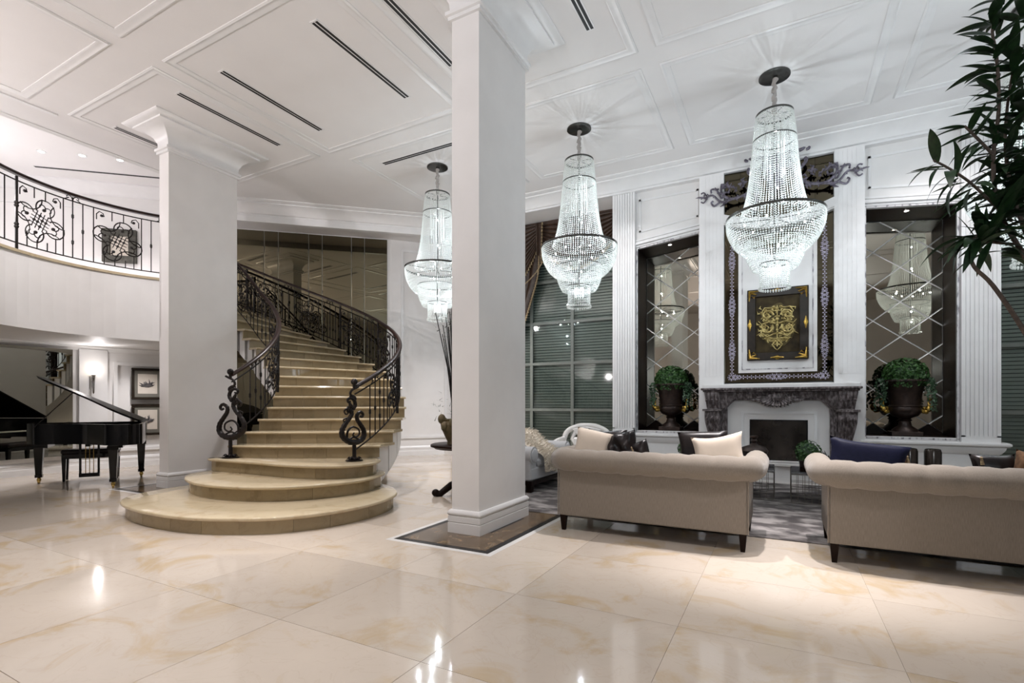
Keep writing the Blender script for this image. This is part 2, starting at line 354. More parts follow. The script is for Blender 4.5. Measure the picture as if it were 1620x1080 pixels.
def inlay(x0, x1, y0, y1, name):                # stone border inlay let in around a column
    o = MB().box(x0, x1, y0, y1, -.01, .0012).build(name, 'white'); struct(o)
    MB().box(x0 + .055, x1 - .055, y0 + .055, y1 - .055, 0, .0020).build('black_band', 'black', o)
    a, b, c, d = x0 + .118, x1 - .118, y0 + .118, y1 - .118; cx, cy, k = (a + b) / 2, (c + d) / 2, .36
    for q in (((a, c), (b, c), (cx + .2, cy - k), (cx - .2, cy - k)), ((b, c), (b, d), (cx + .2, cy + k), (cx + .2, cy - k)), ((b, d), (a, d), (cx - .2, cy + k), (cx + .2, cy + k)), ((a, d), (a, c), (cx - .2, cy - k), (cx - .2, cy + k))):
        MB().prism(q, .001, .0030).build('brown_slab', 'brown', o)
    return o
inlay(-3.30, -2.155, 3.645, 5.69, 'floor_inlay')
inlay(-8.87, -7.72, 3.82, 5.86, 'floor_inlay')

# ------------------------------------------------------------------ ceiling
ceil = struct(MB().box(-10.05, 6.5, -4.5, 11.2, CZ, CZ + .25).build('ceiling', 'ceil'))
upper = struct(MB().box(-16, -10.0, -4.5, 11.2, 5.95, 6.1).build('ceiling_upper', 'ceil'))
BF = [(-10.75, 6.15), (-7.04, 9.5)]              # bulkhead face over the mirrored stair wall
struct(MB().prism([(-10.75, 6.15), (-7.04, 9.5), (6.5, 9.5), (6.5, 11.2), (-7.0, 11.2), (-8.4, 9.62), (-11.2, 7.1)], 5.27, 5.52).build('ceiling_bulkhead', 'ceil'))
crown = [(0, -.235), (.03, -.235), (.03, -.205), (.07, -.195), (.10, -.15), (.22, -.07), (.29, -.055), (.29, -.035), (.36, -.03), (.40, -.012), (.40, .01), (0, .01)]
struct(MB().sweep(crown, [(-10.75, 6.15, CZ), (-7.04, 9.5, CZ), (6.4, 9.5, CZ)]).build('trim_crown', 'trim', smooth=True))
struct(MB().sweep([(0, -.36), (.02, -.36), (.02, -.23), (-.08, -.23), (-.08, -.36)], [(-10.75, 6.15, CZ), (-7.10, 9.45, CZ)]).build('trim_fascia', 'trim'))
struct(MB().sweep([(0, -.025), (.02, -.025), (.03, -.018), (.09, -.012), (.10, .01), (0, .01)], [(-10.05, -4.4, CZ), (-10.05, 6.1, CZ)]).build('trim_opening', 'trim', smooth=True))
struct(MB().box(-9.40, -9.33, -4.4, 3.4, CZ - .02, CZ + .01).build('trim_opening', 'trim'))
fr = [(-.055, .01), (-.055, -.008), (-.035, -.016), (-.01, -.010), (.02, -.010), (.035, -.018), (.055, -.008), (.055, .01)]
def cframe(x0, x1, y0, y1):
    return MB().sweep(fr, [(x0, y0, CZ), (x1, y0, CZ), (x1, y1, CZ), (x0, y1, CZ)], closed=True).build('panel_moulding', 'trim', ceil, smooth=True)
for x0, x1 in ((-9.15, -7.0), (-6.68, -4.08), (-3.75, -1.58), (-1.27, 1.37), (1.68, 3.85)):
    cframe(x0, x1, 3.52, 6.02); cframe(x0, x1, .45, 2.97)
for x0, x1 in ((-6.55, -4.3), (-3.95, -1.63), (-1.29, 1.05), (1.40, 3.7)): cframe(x0, x1, 6.45, 8.6)
def slot(label, x0, y0, x1, y1):
    t = thing('air_slot_diffuser', label, 'vent', (x0, y0, CZ), 'linear air slots in the ceiling')
    ax = abs(x1 - x0) > abs(y1 - y0); q = .056
    b = (x0 - .02, x1 + .02, y0 - q, y0 + q) if ax else (x0 - q, x0 + q, y0 - .02, y1 + .02)
    MB().box(*b, CZ - .006, CZ + .004).build('flange', 'trim', t)
    for s in (-.024, .024):
        b = (x0, x1, y0 + s - .0165, y0 + s + .0165) if ax else (x0 + s - .0165, x0 + s + .0165, y0, y1)
        MB().box(*b, CZ - .0075, CZ).build('slot', 'slot', t)
slot('long twin-slot air vent in the ceiling panel, nearest the camera beside the tall front column', -3.635, 3.4, -3.635, 5.22)
slot('twin-slot air vent crossing the middle of the ceiling left of the front column', -4.565, 3.91, -4.565, 5.47)
slot('twin-slot air vent inside the moulded ceiling panel between the two columns', -6.285, 3.94, -6.285, 5.5)
slot('twin-slot air vent just right of the rear column capital', -7.25, 3.94, -7.25, 5.5)
slot('short twin-slot air vent left of the rear column capital', -8.99, 3.97, -8.99, 5.0)
slot('twin-slot air vent beside the canopy of the leftmost chandelier', -6.19, 6.8, -4.5, 6.8)
slot('short black twin-slot air vent at the top edge right of the front column', -1.91, 4.0, -1.91, 5.45)

# ------------------------------------------------------------------ walls behind the camera and at the sides
struct(MB().box(-16, 6.5, -4.6, -4.4, 0, 6).build('wall_back', 'wall'))
struct(MB().box(6.3, 6.5, -4.5, 11.2, 0, 5.6).build('wall_right', 'wall'))
struct(MB().box(-16, -15.8, -4.5, 11.2, 0, 6.1).build('wall_outer', 'wall'))
for x in (-7.5, -4.5, -1.5, 1.5):
    struct(MB().sweep([(0, -.03), (.03, -.03), (.03, .03), (0, .03)], [(x + 2, -4.4, 1), (x, -4.4, 1)]).build('trim_panel', 'trim'))
    struct(MB().box(x - .35, x - .05, -4.4, -4.28, 0, 5.5).build('trim_pilaster', 'trim'))
# piano wall, gently curved, below the gallery; the stair wall above it at 42 degrees
PW = [(-11.3, 1.0), (-11.55, 2.2), (-11.8, 3.4), (-11.87, 4.1), (-11.83, 4.6), (-11.75, 5.1), (-11.5, 5.9), (-11.1, 7.1)]
def off(poly, d):                              # parallel line to the left of travel (outwards)
    out = []
    for i, p in enumerate(poly):
        a = Vector(poly[max(i - 1, 0)]); b = Vector(poly[min(i + 1, len(poly) - 1)]); t = (b - a).normalized(); out.append((p[0] - t.y * d, p[1] + t.x * d))
    return out
def ribbon(poly, z0, z1, t0, t1):
    a = off(poly, -t1); b = off(poly, -t0); m = MB()
    for i in range(len(poly) - 1): m.prism([b[i], a[i], a[i + 1], b[i + 1]], z0, z1)
    return m
struct(ribbon(PW, 0, 2.6, -.25, 0).build('wall_piano', 'wall'))
struct(ribbon([(-11.1, 7.1), (-8.4, 9.5), (-7.35, 10.7)], 0, 5.6, -.3, 0).build('wall_stair', 'wall'))
struct(ribbon([(-15.9, 2.76), (-11.1, 7.1)], 3.4, 6, -.3, 0).build('wall_gallery', 'wall'))
base = [(0, 0), (.035, 0), (.035, .11), (.028, .115), (.028, .165), (.034, .17), (.034, .20), (.012, .23), (0, .23)]
struct(MB().sweep(base, [(x, y, 0) for x, y in PW]).build('baseboard_piano', 'trim', smooth=True))
struct(MB().sweep(base, [(x, y, 0) for x, y in ((-11.1, 7.1), (-8.4, 9.5), (-7.35, 10.7))]).build('baseboard_stair', 'trim', smooth=True))
struct(MB().sweep([(0, 0), (.10, 0), (.10, -.02), (.04, -.05), (.02, -.09), (0, -.09)], [(x, y, 2.385) for x, y in PW]).build('trim_piano', 'trim', smooth=True))
struct(ribbon(PW[:5], .23, .31, 0, .02).build('trim_mirror_sill', 'trim'))
struct(MB().sweep([(0, 0), (.30, 0), (.30, -.03), (.2, -.06), (.08, -.16), (.03, -.2), (0, -.2)], [(-15.9, 2.76, 5.95), (-11.1, 7.1, 5.95)]).build('trim_gallery', 'trim', smooth=True))
struct(MB().sweep([(0, 0), (.04, 0), (.04, .02), (0, .02)], [(-15.9, 2.76, 5.45), (-11.1, 7.1, 5.45)]).build('trim_gallery', 'trim'))
# recessed panels of the piano wall right of the sconce
def wallframe(poly, z0, z1, name, w=.05, t=.03):
    m = ribbon(poly, z1 - w, z1, 0, t); q = ribbon(poly, z0, z0 + w, 0, t); m.add(q.v, q.f)
    for a, b in ((poly[0], poly[1]), (poly[-1], poly[-2])):
        d = (Vector(b) - Vector(a)).normalized() * w; p = [tuple(a), tuple(Vector(a) + d)]
        if a is poly[-1]: p = p[::-1]
        q = ribbon(p, z0 + w, z1 - w, 0, t); m.add(q.v, q.f)
    return struct(m.build(name, 'trim'))
wallframe([(-11.735, 5.15), (-11.5, 5.9), (-11.3, 6.5)], .33, 2.1, 'trim_panel', .06, .05)
struct(ribbon([(-11.83, 4.62), (-11.76, 5.05)], .23, 2.32, 0, .05).build('trim_pilaster', 'trim'))
wallframe([(-8.25, 9.67), (-7.5, 10.53)], .42, 5.05, 'trim_panel', .06, .03)
# window wall
struct(MB().box(-7.6, -2.88, 10.62, 10.9, 0, 5.27).build('wall_window', 'night'))
struct(MB().box(2.71, 6.4, 10.62, 10.9, 0, 5.27).build('wall_window', 'night'))
struct(MB().box(-7.5, -2.88, 10.45, 10.62, 0, .2).build('wall_sill', 'wall'))
struct(MB().box(2.71, 6.4, 10.45, 10.62, 0, .2).build('wall_sill', 'wall'))

# windows: frame bars, panes, blind slats behind the panes
def window(name, x0, x1, z0, z1, xs, zs):
    fr = MB(); y = 10.40
    o = MB().box(x0, x1, y, y + .08, z0, z0 + .05).build(name, 'muntin'); struct(o)
    xs = [x0] + xs + [x1]; zs = [z0] + zs + [z1]
    for x in xs[1:-1]: MB().box(x - .035, x + .035, y - .005, y + .05, z0, z1).build('mullion', 'muntin', o)
    for z in zs[1:-1]: MB().box(x0, x1, y - .007, y + .05, z - .03, z + .03).build('transom', 'muntin', o)
    for a, b in zip(xs, xs[1:]):
        for c, d in zip(zs, zs[1:]):
            MB().box(a + .03, b - .03, y + .015, y + .021, c + .02, d - .02).build('pane', 'glass', o)
    m = MB(); z = z0
    while z < z1:
        m.add([(x0, y + .10, z), (x1, y + .10, z), (x1, y + .135, z + .050), (x0, y + .135, z + .050), (x0, y + .104, z - .002), (x1, y + .104, z - .002), (x1, y + .139, z + .048), (x0, y + .139, z + .048)],
              [(0, 1, 2, 3), (7, 6, 5, 4), (0, 4, 5, 1), (2, 6, 7, 3)]); z += .062
    stuff(m.build('blind_slats', 'blind', o, fix=False))
    return o
window('window_1', -7.2, -2.85, .2, 5.24, [-6.0, -5.05, -4.06], [1.14, 2.17, 3.08, 4.0])
window('window_2', 2.7, 6.3, .2, 5.24, [3.6, 4.6, 5.5], [1.14, 2.17, 3.08, 4.0])

# ------------------------------------------------------------------ fireplace wall
struct(MB().box(-2.88, 2.71, 10.38, 10.62, 0, 5.27).build('wall_fireplace', 'wall'))
CX = -.085
def pilaster(x0, x1, n, yf=9.50):
    m = MB(); m.box(x0, x1, yf + .012, 10.4, .69, 5.27)
    e = .045; wd = (x1 - x0 - 2 * e) / n
    m.box(x0, x0 + e, yf, yf + .02, .8, 5.27); m.box(x1 - e, x1, yf, yf + .02, .8, 5.27); m.box(x0, x1, yf, yf + .02, .69, .82)
    for i in range(n):
        a = x0 + e + wd * i; m.xz([(a + wd * .10, .80), (a + wd * .90, .80), (a + wd * .90, 5.27), (a + wd * .10, 5.27)], yf - .004, yf + .02)
    return m
for s in (0, 1):
    def mx(a, b): return (a, b) if not s else (2 * CX - b, 2 * CX - a)
    nm = 'right' if s else 'left'
    struct(pilaster(*mx(-2.88, -2.45), 7).build('trim_fluted_' + nm, 'trim'))
    a, b = mx(-1.29, -.89)
    m = MB().box(a, b, 9.42, 10.4, 0, 5.27)
    for i in range(5):
        x = a + .05 + i * (b - a - .1) / 5; m.box(x + .005, x + (b - a - .1) / 5 - .005, 9.416, 9.43, 1.75, 5.27)
    struct(m.build('trim_breast_' + nm, 'trim'))
    X0, X1 = mx(-2.45, -1.29)                   # bay between the fluted pilaster and the breast
    o0, o1 = mx(-2.42, -1.325)                  # opening
    zo, zi = 4.205, 4.335
    zl, zr = (zo, zi) if not s else (zi, zo)
    m = MB(); m.box(X0, X1, 9.60, 9.66, .69, .775); m.box(X0, o0, 9.60, 9.66, .775, zl); m.box(o1, X1, 9.60, 9.66, .775, zr)
    m.xz([(X0, zl), (X1, zr), (X1, 5.27), (X0, 5.27)], 9.60, 9.66)
    struct(m.build('wall_bay_' + nm, 'wall'))
    def strip(p, q, w, y0=9.575, y1=9.61):
        d = Vector((q[0] - p[0], q[1] - p[1])).normalized(); n = Vector((-d.y, d.x)) * w
        return MB().xz([p, q, (q[0] + n.x, q[1] + n.y), (p[0] + n.x, p[1] + n.y)], y0, y1)
    # moulded trapezoid panel over the niche, and the cornice strip
    u = .10; ia, ib = X0 + .06, X1 - .04; sl = (zr - zl) / (X1 - X0)
    zt = lambda x: 5.13; zb = lambda x: (4.50 if not s else 4.63) + sl * (x - X0)
    for p, q in (((ia, zb(ia)), (ib, zb(ib))), ((ib, zb(ib)), (ib, zt(ib))), ((ib, zt(ib)), (ia, zt(ia))), ((ia, zt(ia)), (ia, zb(ia)))):
        struct(strip(p, q, .035, 9.58, 9.605).build('trim_bay_' + nm, 'trim')); 
    struct(strip((X0, zl + .07), (X1, zr + .07), .05, 9.55, 9.605).build('trim_header_' + nm, 'trim'))
    struct(strip((X0, zl + .14), (X1, zr + .14), .03, 9.57, 9.605).build('trim_header_' + nm, 'trim'))
    # distressed silver-edged frame around the opening
    fm = MB()
    for p, q in (((o0, .765), (o1, .765)), ((o1, .765), (o1, zr)), ((o1, zr), (o0, zl)), ((o0, zl), (o0, .765))):
        t = strip(p, q, -.028, 9.588, 9.625); fm.add(t.v, t.f)
    struct(fm.build('trim_niche_' + nm, 'worn'))
    fm = MB()
    for p, q in (((o0 - .03, .735), (o1 + .03, .735)), ((o1 + .03, .735), (o1 + .03, zr + .03)), ((o1 + .03, zr + .03), (o0 - .03, zl + .03)), ((o0 - .03, zl + .03), (o0 - .03, .735))):
        t = strip(p, q, -.02, 9.578, 9.61); fm.add(t.v, t.f)
    struct(fm.build('trim_niche_' + nm, 'trim'))
    # niche: dark wooden box, mirror of bevelled diamond panes at its back
    nb = MB(); yb = 10.31
    nb.box(o0 - .02, o1 + .02, 9.64, yb + .05, .74, .775); nb.box(o0 - .04, o0, 9.64, yb + .05, .74, 4.45); nb.box(o1, o1 + .04, 9.64, yb + .05, .74, 4.45)
    nb.xz([(o0, zl + .005), (o1, zr + .005), (o1, 4.5), (o0, 4.5)], 9.64, yb + .05); nb.box(o0, o1, yb + .02, yb + .05, .74, 4.45)
    niche = nb.build('wall_niche_' + nm, 'dkwood'); struct(niche)
    def clip(poly, f):
        out = []
        for i in range(len(poly)):
            p, q = poly[i - 1], poly[i]; a, b = f(p), f(q)
            if (a >= 0) != (b >= 0): t = a / (a - b); out.append((p[0] + (q[0] - p[0]) * t, p[1] + (q[1] - p[1]) * t))
            if b >= 0: out.append(q)
        return out
    W, Hh = .365, .285                          # half diagonals of a diamond
    mid = (o0 + o1) / 2
    for i in range(-3, 4):
        for j in range(0, 9):
            cx, cz = mid + i * W, .95 + j * 2 * Hh + (Hh if i % 2 else 0)
            poly = [(cx - W, cz), (cx, cz - Hh), (cx + W, cz), (cx, cz + Hh)]
            for f in (lambda p: p[0] - o0, lambda p: o1 - p[0], lambda p: p[1] - .775, lambda p: (zl + (zr - zl) * (p[0] - o0) / (o1 - o0)) - p[1]):
                if poly: poly = clip(poly, f)
            if len(poly) < 3: continue
            area = abs(sum(poly[k - 1][0] * poly[k][1] - poly[k][0] * poly[k - 1][1] for k in range(len(poly)))) / 2
            if area < .004: continue
            g = Vector((sum(p[0] for p in poly) / len(poly), sum(p[1] for p in poly) / len(poly)))
            n = len(poly); be = .010
            inn = [g + (Vector(p) - g) * max(.3, 1 - be / max(1e-3, (Vector(p) - g).length) * 1.5) for p in poly]
            me = MB().add([(p[0], yb + .012, p[1]) for p in poly] + [(p.x, yb + .005, p.y) for p in inn],
                          [tuple(range(n, 2 * n))] + [(k, (k + 1) % n, n + (k + 1) % n, n + k) for k in range(n)] + [tuple(range(n))[::-1]])
            ob = me.build('mirror_pane', 'mirror3', niche)
            ob.data.materials.append(M['bevel'])
            for pg in ob.data.polygons:
                if len(pg.vertices) == 4 and len({abs(round(ob.data.vertices[v].co.y - (yb + .005), 4)) < 1e-3 for v in pg.vertices}) == 2: pg.material_index = 1
    dl = thing('recessed_downlight', 'small recessed downlight in the dark ceiling of the %s urn niche' % nm, 'light', (mid, 9.83, (zl + zr) / 2))
    MB().lathe([(.030, 0), (.048, 0), (.048, -.008), (.030, -.004)], (mid, 9.83, (zl + zr) / 2 + .002), 16).build('bezel', 'chrome', dl, True)
    MB().lathe([(0, -.002), (.030, -.002), (.030, .0)], (mid, 9.83, (zl + zr) / 2 + .001), 14).build('lens', 'downglow', dl)
    light('SPOT', 'niche_spot', (mid, 9.83, (zl + zr) / 2 - .02), 14, WARM2, .03, 70, .6, (mid, 9.83, 0))
    # ledge and plinth below
    q0, q1 = mx(-2.92, -1.24)
    led = [(0, 0), (.07, 0), (.09, .02), (.09, .045), (.07, .06), (0, .06)]
    struct(MB().sweep(led, [(q0 + .04, 9.9, .665), (q0 + .04, 9.5, .665), (q1, 9.5, .665)] if not s else [(q0, 9.5, .665), (q1 - .04, 9.5, .665), (q1 - .04, 9.9, .665)]).build('trim_ledge_' + nm, 'trim', smooth=True))
    a, b = mx(-2.86, -1.2)
    struct(MB().box(a, b, 9.49, 10.4, 0, .67).build('wall_plinth_' + nm, 'trim'))
    struct(MB().sweep([(0, -.10), (.012, -.10), (.05, -.04), (.06, 0), (0, 0)], [(a, 9.9, .66), (a, 9.49, .66), (b, 9.49, .66)] if not s else [(a, 9.49, .66), (b, 9.49, .66), (b, 9.9, .66)]).build('trim_plinth_' + nm, 'trim', smooth=True))
    struct(MB().sweep(base, [(a, 9.49, 0), (b, 9.49, 0)]).build('baseboard_' + nm, 'trim', smooth=True))
# breast: lower wall with fire opening, bronze mirror above
L0, L1 = -.89, 2 * CX + .89
fx0, fx1 = -.49, .365
m = MB(); m.box(L0, fx0, 9.5, 10.1, 0, 1.62); m.box(fx1, L1, 9.5, 10.1, 0, 1.62); m.box(fx0, fx1, 9.5, 10.1, 1.01, 1.62); m.box(fx0, fx1, 9.5, 10.1, 0, .33)
struct(m.build('wall_breast', 'wall'))
for p0, p1, z0, z1 in ((fx0 - .13, fx0 - .09, .33, 1.15), (fx1 + .09, fx1 + .13, .33, 1.15)): struct(MB().box(p0, p1, 9.485, 9.51, z0, z1).build('trim_fire', 'trim'))
struct(MB().box(fx0 - .09, fx1 + .09, 9.485, 9.51, 1.11, 1.15).build('trim_fire', 'trim'))
fb = thing('fireplace_insert', 'dark glazed fireplace insert in the white chimney breast', 'fireplace', ((fx0 + fx1) / 2, 9.6, .33))
MB().box(fx0 + .01, fx1 - .01, 9.95, 9.98, .34, 1.0).build('back_plate', 'firebox', fb)
MB().box(fx0 + .005, fx1 - .005, 9.53, 9.98, .331, .36).build('tray', 'black', fb)
m = MB(); m.box(fx0, fx0 + .02, 9.49, 9.53, .33, 1.01); m.box(fx1 - .02, fx1, 9.49, 9.53, .33, 1.01); m.box(fx0, fx1, 9.49, 9.53, .99, 1.01)
m.build('frame', 'black', fb)
MB().box(fx0 + .02, fx1 - .02, 9.51, 9.515, .34, .99).build('glass_screen', 'firebox', fb)
hm = thing('hearth', 'raised white hearth step in front of the fireplace', 'hearth', (CX, 9.3, 0))
MB().box(-.80, .66, 9.16, 9.5, .27, .32).build('hearth_top', 'white', hm, bevel=.008)
MB().box(-.76, .62, 9.20, 9.5, 0, .27).build('hearth_base', 'trim', hm)
bm_ = MB().box(L0, L1, 9.55, 9.62, 1.62, 5.27).build('mirror_backing', 'black'); struct(bm_); bm_.name = 'wall_overmantel'
zz = [1.64, 3.35, 4.85, 5.26]; xx = [L0 + .005, CX - .55, CX + .55, L1 - .005]
for a, b in zip(xx, xx[1:]):
    for c, d in zip(zz, zz[1:]): MB().box(a + .0015, b - .0015, 9.538, 9.552, c + .0015, d - .0015).build('mirror_pane', 'mirror4', bm_)
# silver stencil chains on the mirror
def motif(m, cx, cz, r, big):
    y = 9.533
    def ring(c, rr, t, n=10): m.tube([(c[0] + rr * cos(2 * pi * k / n), y, c[1] + rr * sin(2 * pi * k / n)) for k in range(n)], t, 4, True, flat=None)
    ring((cx, cz), r, r * .20)
    if big:
        for a in range(8):
            q = (cx + r * 1.7 * cos(a * pi / 4), cz + r * 1.7 * sin(a * pi / 4)); ring(q, r * .36, r * .13, 6)
def chain(horizontal, a, b, c):
    n = int((b - a) / .062)
    for i in range(n + 1):
        p = a + (b - a) * i / n; g = .5 + .5 * cos((i / n - .5) * 2 * pi * (3 if not horizontal else 2)); r = .013 + .016 * g ** 3
        m = MB(); motif(m, *((p, c) if horizontal else (c, p)), r, g > .62)
        for s_ in (-1, 1):
            q = (p, c + s_ * (r + .010)) if horizontal else (c + s_ * (r + .010), p)
            m.ball((q[0], 9.533, q[1]), .010, 6, 4, sy=.4)
        q = (p + .031, c) if horizontal else (c, p + .031)
        m.ball((q[0], 9.533, q[1]), .012, 6, 4, sy=.4)
        m.build('stencil_motif', 'stencil', sten)
sten = thing('mirror_stencil_ornament', 'silver lace pattern framing the bronze mirror above the mantel', 'ornament', (CX, 9.535, 1.7))
chain(False, 1.80, 4.12, -.77); chain(False, 1.80, 4.18, 2 * CX + .77); chain(True, -.78, 2 * CX + .78, 1.73)
# swagged white band across the mirror
def smile(x, z, sag, hw): return z - sag * (1 - ((x - CX) / hw) ** 2)
m = MB(); n = 24; hw = L1 - CX
for prof in ((.09, .12), (.065, .145)):
    top = [(L0 + (L1 - L0) * i / n, smile(L0 + (L1 - L0) * i / n, 4.45 + prof[0], .16, hw)) for i in range(n + 1)]
    bot = [(x, smile(x, 4.45 - prof[0], .16, hw)) for x, _ in top]
    for i in range(n): m.xz([bot[i], bot[i + 1], top[i + 1], top[i]], 9.55 - prof[1], 9.55)
struct(m.build('trim_swag_band', 'trim'))
# white panel with worn silver edge
pn = thing('overmantel_panel', 'white panel with worn silver edge and dipping top behind the gold picture', 'panel', (CX, 9.5, 1.8))
P0, P1 = -.665, 2 * CX + .665; hw = P1 - CX
def panelpoly(e):
    return [(P0 + e, 1.80 + e), (P1 - e, 1.80 + e)] + [(P1 - e - (P1 - P0 - 2 * e) * i / 16, smile(P1 - e - (P1 - P0 - 2 * e) * i / 16, 4.0 - e, .24, hw)) for i in range(17)]
MB().xz(panelpoly(0), 9.49, 9.536).build('panel_board', 'trim', pn)
a = panelpoly(.05); b = panelpoly(.068); m = MB()
for i in range(len(a)):
    j = (i + 1) % len(a); m.xz([a[i], a[j], b[j], b[i]], 9.484, 9.495)
m.build('silver_edge', 'worn', pn)

# ------------------------------------------------------------------ columns
def column(x0, x1, y0, y1, label):
    t = thing('column', label, 'column', ((x0 + x1) / 2, (y0 + y1) / 2, 0)); t['kind'] = 'structure'
    MB().box(x0, x1, y0, y1, .1, CZ).build('shaft', 'wall', t)
    p = [(x0, y0), (x1, y0), (x1, y1), (x0, y1)]
    MB().sweep([(-.02, 0), (.03, 0), (.03, .10), (.022, .106), (.03, .112), (.03, .165), (.022, .17), (.034, .185), (.034, .205), (.014, .23), (-.02, .23)], [(x, y, 0) for x, y in p], True).build('baseboard', 'trim', t, True)
    cap = [(-.02, -.42), (.03, -.42), (.03, -.385), (.05, -.375), (.05, -.34), (.015, -.32), (.02, -.25), (.06, -.17), (.16, -.085), (.25, -.065), (.25, -.04), (.32, -.035), (.35, -.012), (.35, .01), (-.02, .01)]
    MB().sweep(cap, [(x, y, CZ) for x, y in p], True).build('capital', 'trim', t, True)
column(-2.905, -2.59, 4.17, 5.17, 'tall white rectangular column in front on a brown marble floor inlay')
column(-8.42, -8.17, 4.30, 5.386, 'white rectangular column behind the lowest stair step, beside the piano')

# ------------------------------------------------------------------ staircase
SC_X, SC_Y, RS = -8.35, 4.55, .175
NST = 20
def th_o(k): return 21.5 + 7.7 * (k - 5)
def th_i(k):
    return 3 + 10 * (k - 5) if k <= 13 else 83 + 7.7 * (k - 13)
def r_in(a): return 1.60 - max(0, min(1, (a + 8) / 95)) * .33
R_OUT = 3.44
def pol(r, deg): return (SC_X + r * cos(radians(deg)), SC_Y + r * sin(radians(deg)))
def k_i(a): return 5 + (a - 3) / 10 if a <= 83 else 13 + (a - 83) / 7.7
def k_o(a): return 5 + (a - 21.5) / 7.7
stair = thing('staircase', 'curving beige stone staircase with broad rounded lower steps and white stringers', 'staircase', (-6, 4, 0))
def slabs(path, z0, z1, parent, n, thick=.02):         # facing slabs of a riser along a path (outer line)
    P = [Vector(p) for p in path]; d = [0]
    for a, b in zip(P, P[1:]): d.append(d[-1] + (b - a).length)
    L = d[-1]; cuts = [0] + sorted(max(.02, min(.98, (i + U(-.18, .18)) / n)) for i in range(1, n)) + [1]
    def at(s):
        for i in range(len(d) - 1):
            if d[i + 1] >= s - 1e-9: t = (s - d[i]) / max(1e-9, d[i + 1] - d[i]); return P[i].lerp(P[i + 1], t)
        return P[-1]
    for a, b in zip(cuts, cuts[1:]):
        s0, s1 = a * L + .0012, b * L - .0012; m = max(1, int((s1 - s0) / .12)); pts = [at(s0 + (s1 - s0) * i / m) for i in range(m + 1)]
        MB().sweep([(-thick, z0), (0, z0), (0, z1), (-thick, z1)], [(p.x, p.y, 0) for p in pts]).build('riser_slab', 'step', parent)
S1 = [(-6.62, 2.98), (-6.0, 2.83), (-5.3, 2.84), (-4.82, 2.98), (-4.38, 3.25), (-4.14, 3.60), (-4.03, 4.0), (-4.06, 4.5), (-4.3, 4.95), (-4.85, 5.3), (-5.6, 5.3), (-6.5, 4.9), (-7.0, 4.4), (-7.08, 3.8), (-6.95, 3.3)]
S2 = [(-6.62, 3.68), (-6.0, 3.50), (-5.35, 3.58), (-4.92, 3.82), (-4.66, 4.19), (-4.55, 4.60), (-4.64, 5.0), (-4.9, 5.35), (-5.6, 5.4), (-6.5, 5.0), (-6.98, 4.5), (-6.95, 4.0)]
S3 = [(-7.0, 4.20), (-6.6, 4.20), (-6.1, 4.22), (-5.55, 4.22), (-5.1, 4.30), (-4.78, 4.46), (-4.64, 4.72), (-4.68, 5.02), (-4.95, 5.3), (-5.6, 5.35), (-6.5, 5.0), (-6.9, 4.62), (-7.02, 4.4)]
def inset(path, d):
    n = len(path); out = []
    for i in range(n):
        a = Vector(path[i - 1]); b = Vector(path[(i + 1) % n]); t = (b - a).normalized(); out.append((path[i][0] - t.y * d, path[i][1] + t.x * d))
    return out
for k, S in ((1, S1), (2, S2), (3, S3)):
    path = [(p.x, p.y) for p in catmull([Vector((x, y)) for x, y in S], 6, True)]
    zt = RS * k
    st = MB().sweep([(-.30, zt - .04), (-.006, zt - .04), (.010, zt - .03), (.014, zt - .018), (.010, zt - .006), (0, zt), (-.30, zt)], [(x, y, 0) for x, y in path], True)
    st.prism(inset(path, .12), zt - .04, zt - .0004)
    o = st.build('step', 'tread', stair, True)
    ri = inset(path, .035)
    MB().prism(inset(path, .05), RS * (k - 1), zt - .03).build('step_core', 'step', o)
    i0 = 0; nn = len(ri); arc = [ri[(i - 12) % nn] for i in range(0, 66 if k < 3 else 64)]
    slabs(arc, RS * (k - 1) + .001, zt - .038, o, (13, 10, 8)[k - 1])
def nose(k, off=0, n=6, ext=0):               # nosing line of step k from the inner to the outer end
    a, b = th_i(k), th_o(k); p = Vector(pol(r_in(a) - .05, a)); q = Vector(pol(R_OUT + .05 + ext, b)); t = (q - p).normalized(); nr = Vector((t.y, -t.x))
    bl = .10 if k < 8 else .05
    return [p.lerp(q, i / n) + nr * (off + bl * (1 - (2 * i / n - 1) ** 2)) for i in range(n + 1)]
for k in range(4, NST + 1):
    z = RS * k; fr_ = nose(k, .0); bk = nose(k + 1, -.05) if k < NST else nose(k + 1, -.02)
    lip = nose(k, .016)
    m = MB(); n = len(fr_)
    for i in range(n - 1):
        a, b, c, d = fr_[i], fr_[i + 1], bk[i + 1], bk[i]
        m.add([(a.x, a.y, z - .036), (b.x, b.y, z - .036), (c.x, c.y, z - .036), (d.x, d.y, z - .036), (a.x, a.y, z), (b.x, b.y, z), (c.x, c.y, z), (d.x, d.y, z), (lip[i].x, lip[i].y, z - .018), (lip[i + 1].x, lip[i + 1].y, z - .018)],
              [(3, 2, 1, 0), (4, 5, 6, 7), (0, 1, 9, 8), (8, 9, 5, 4)] + ([(3, 0, 8, 4, 7)] if i == 0 else []) + ([(1, 2, 6, 5, 9)] if i == n - 2 else []) + [(2, 3, 7, 6)])
    o = m.build('step', 'tread', stair)
    rl = [tuple(p) for p in nose(k, -.035)]
    rl[0] = tuple(Vector(rl[0]).lerp(Vector(rl[1]), .03)); rl[-1] = tuple(Vector(rl[-1]).lerp(Vector(rl[-2]), .06))
    slabs(rl, RS * (k - 1) - (.0 if k > 4 else 0), z - .034, o, 6 if k < 8 else 5)
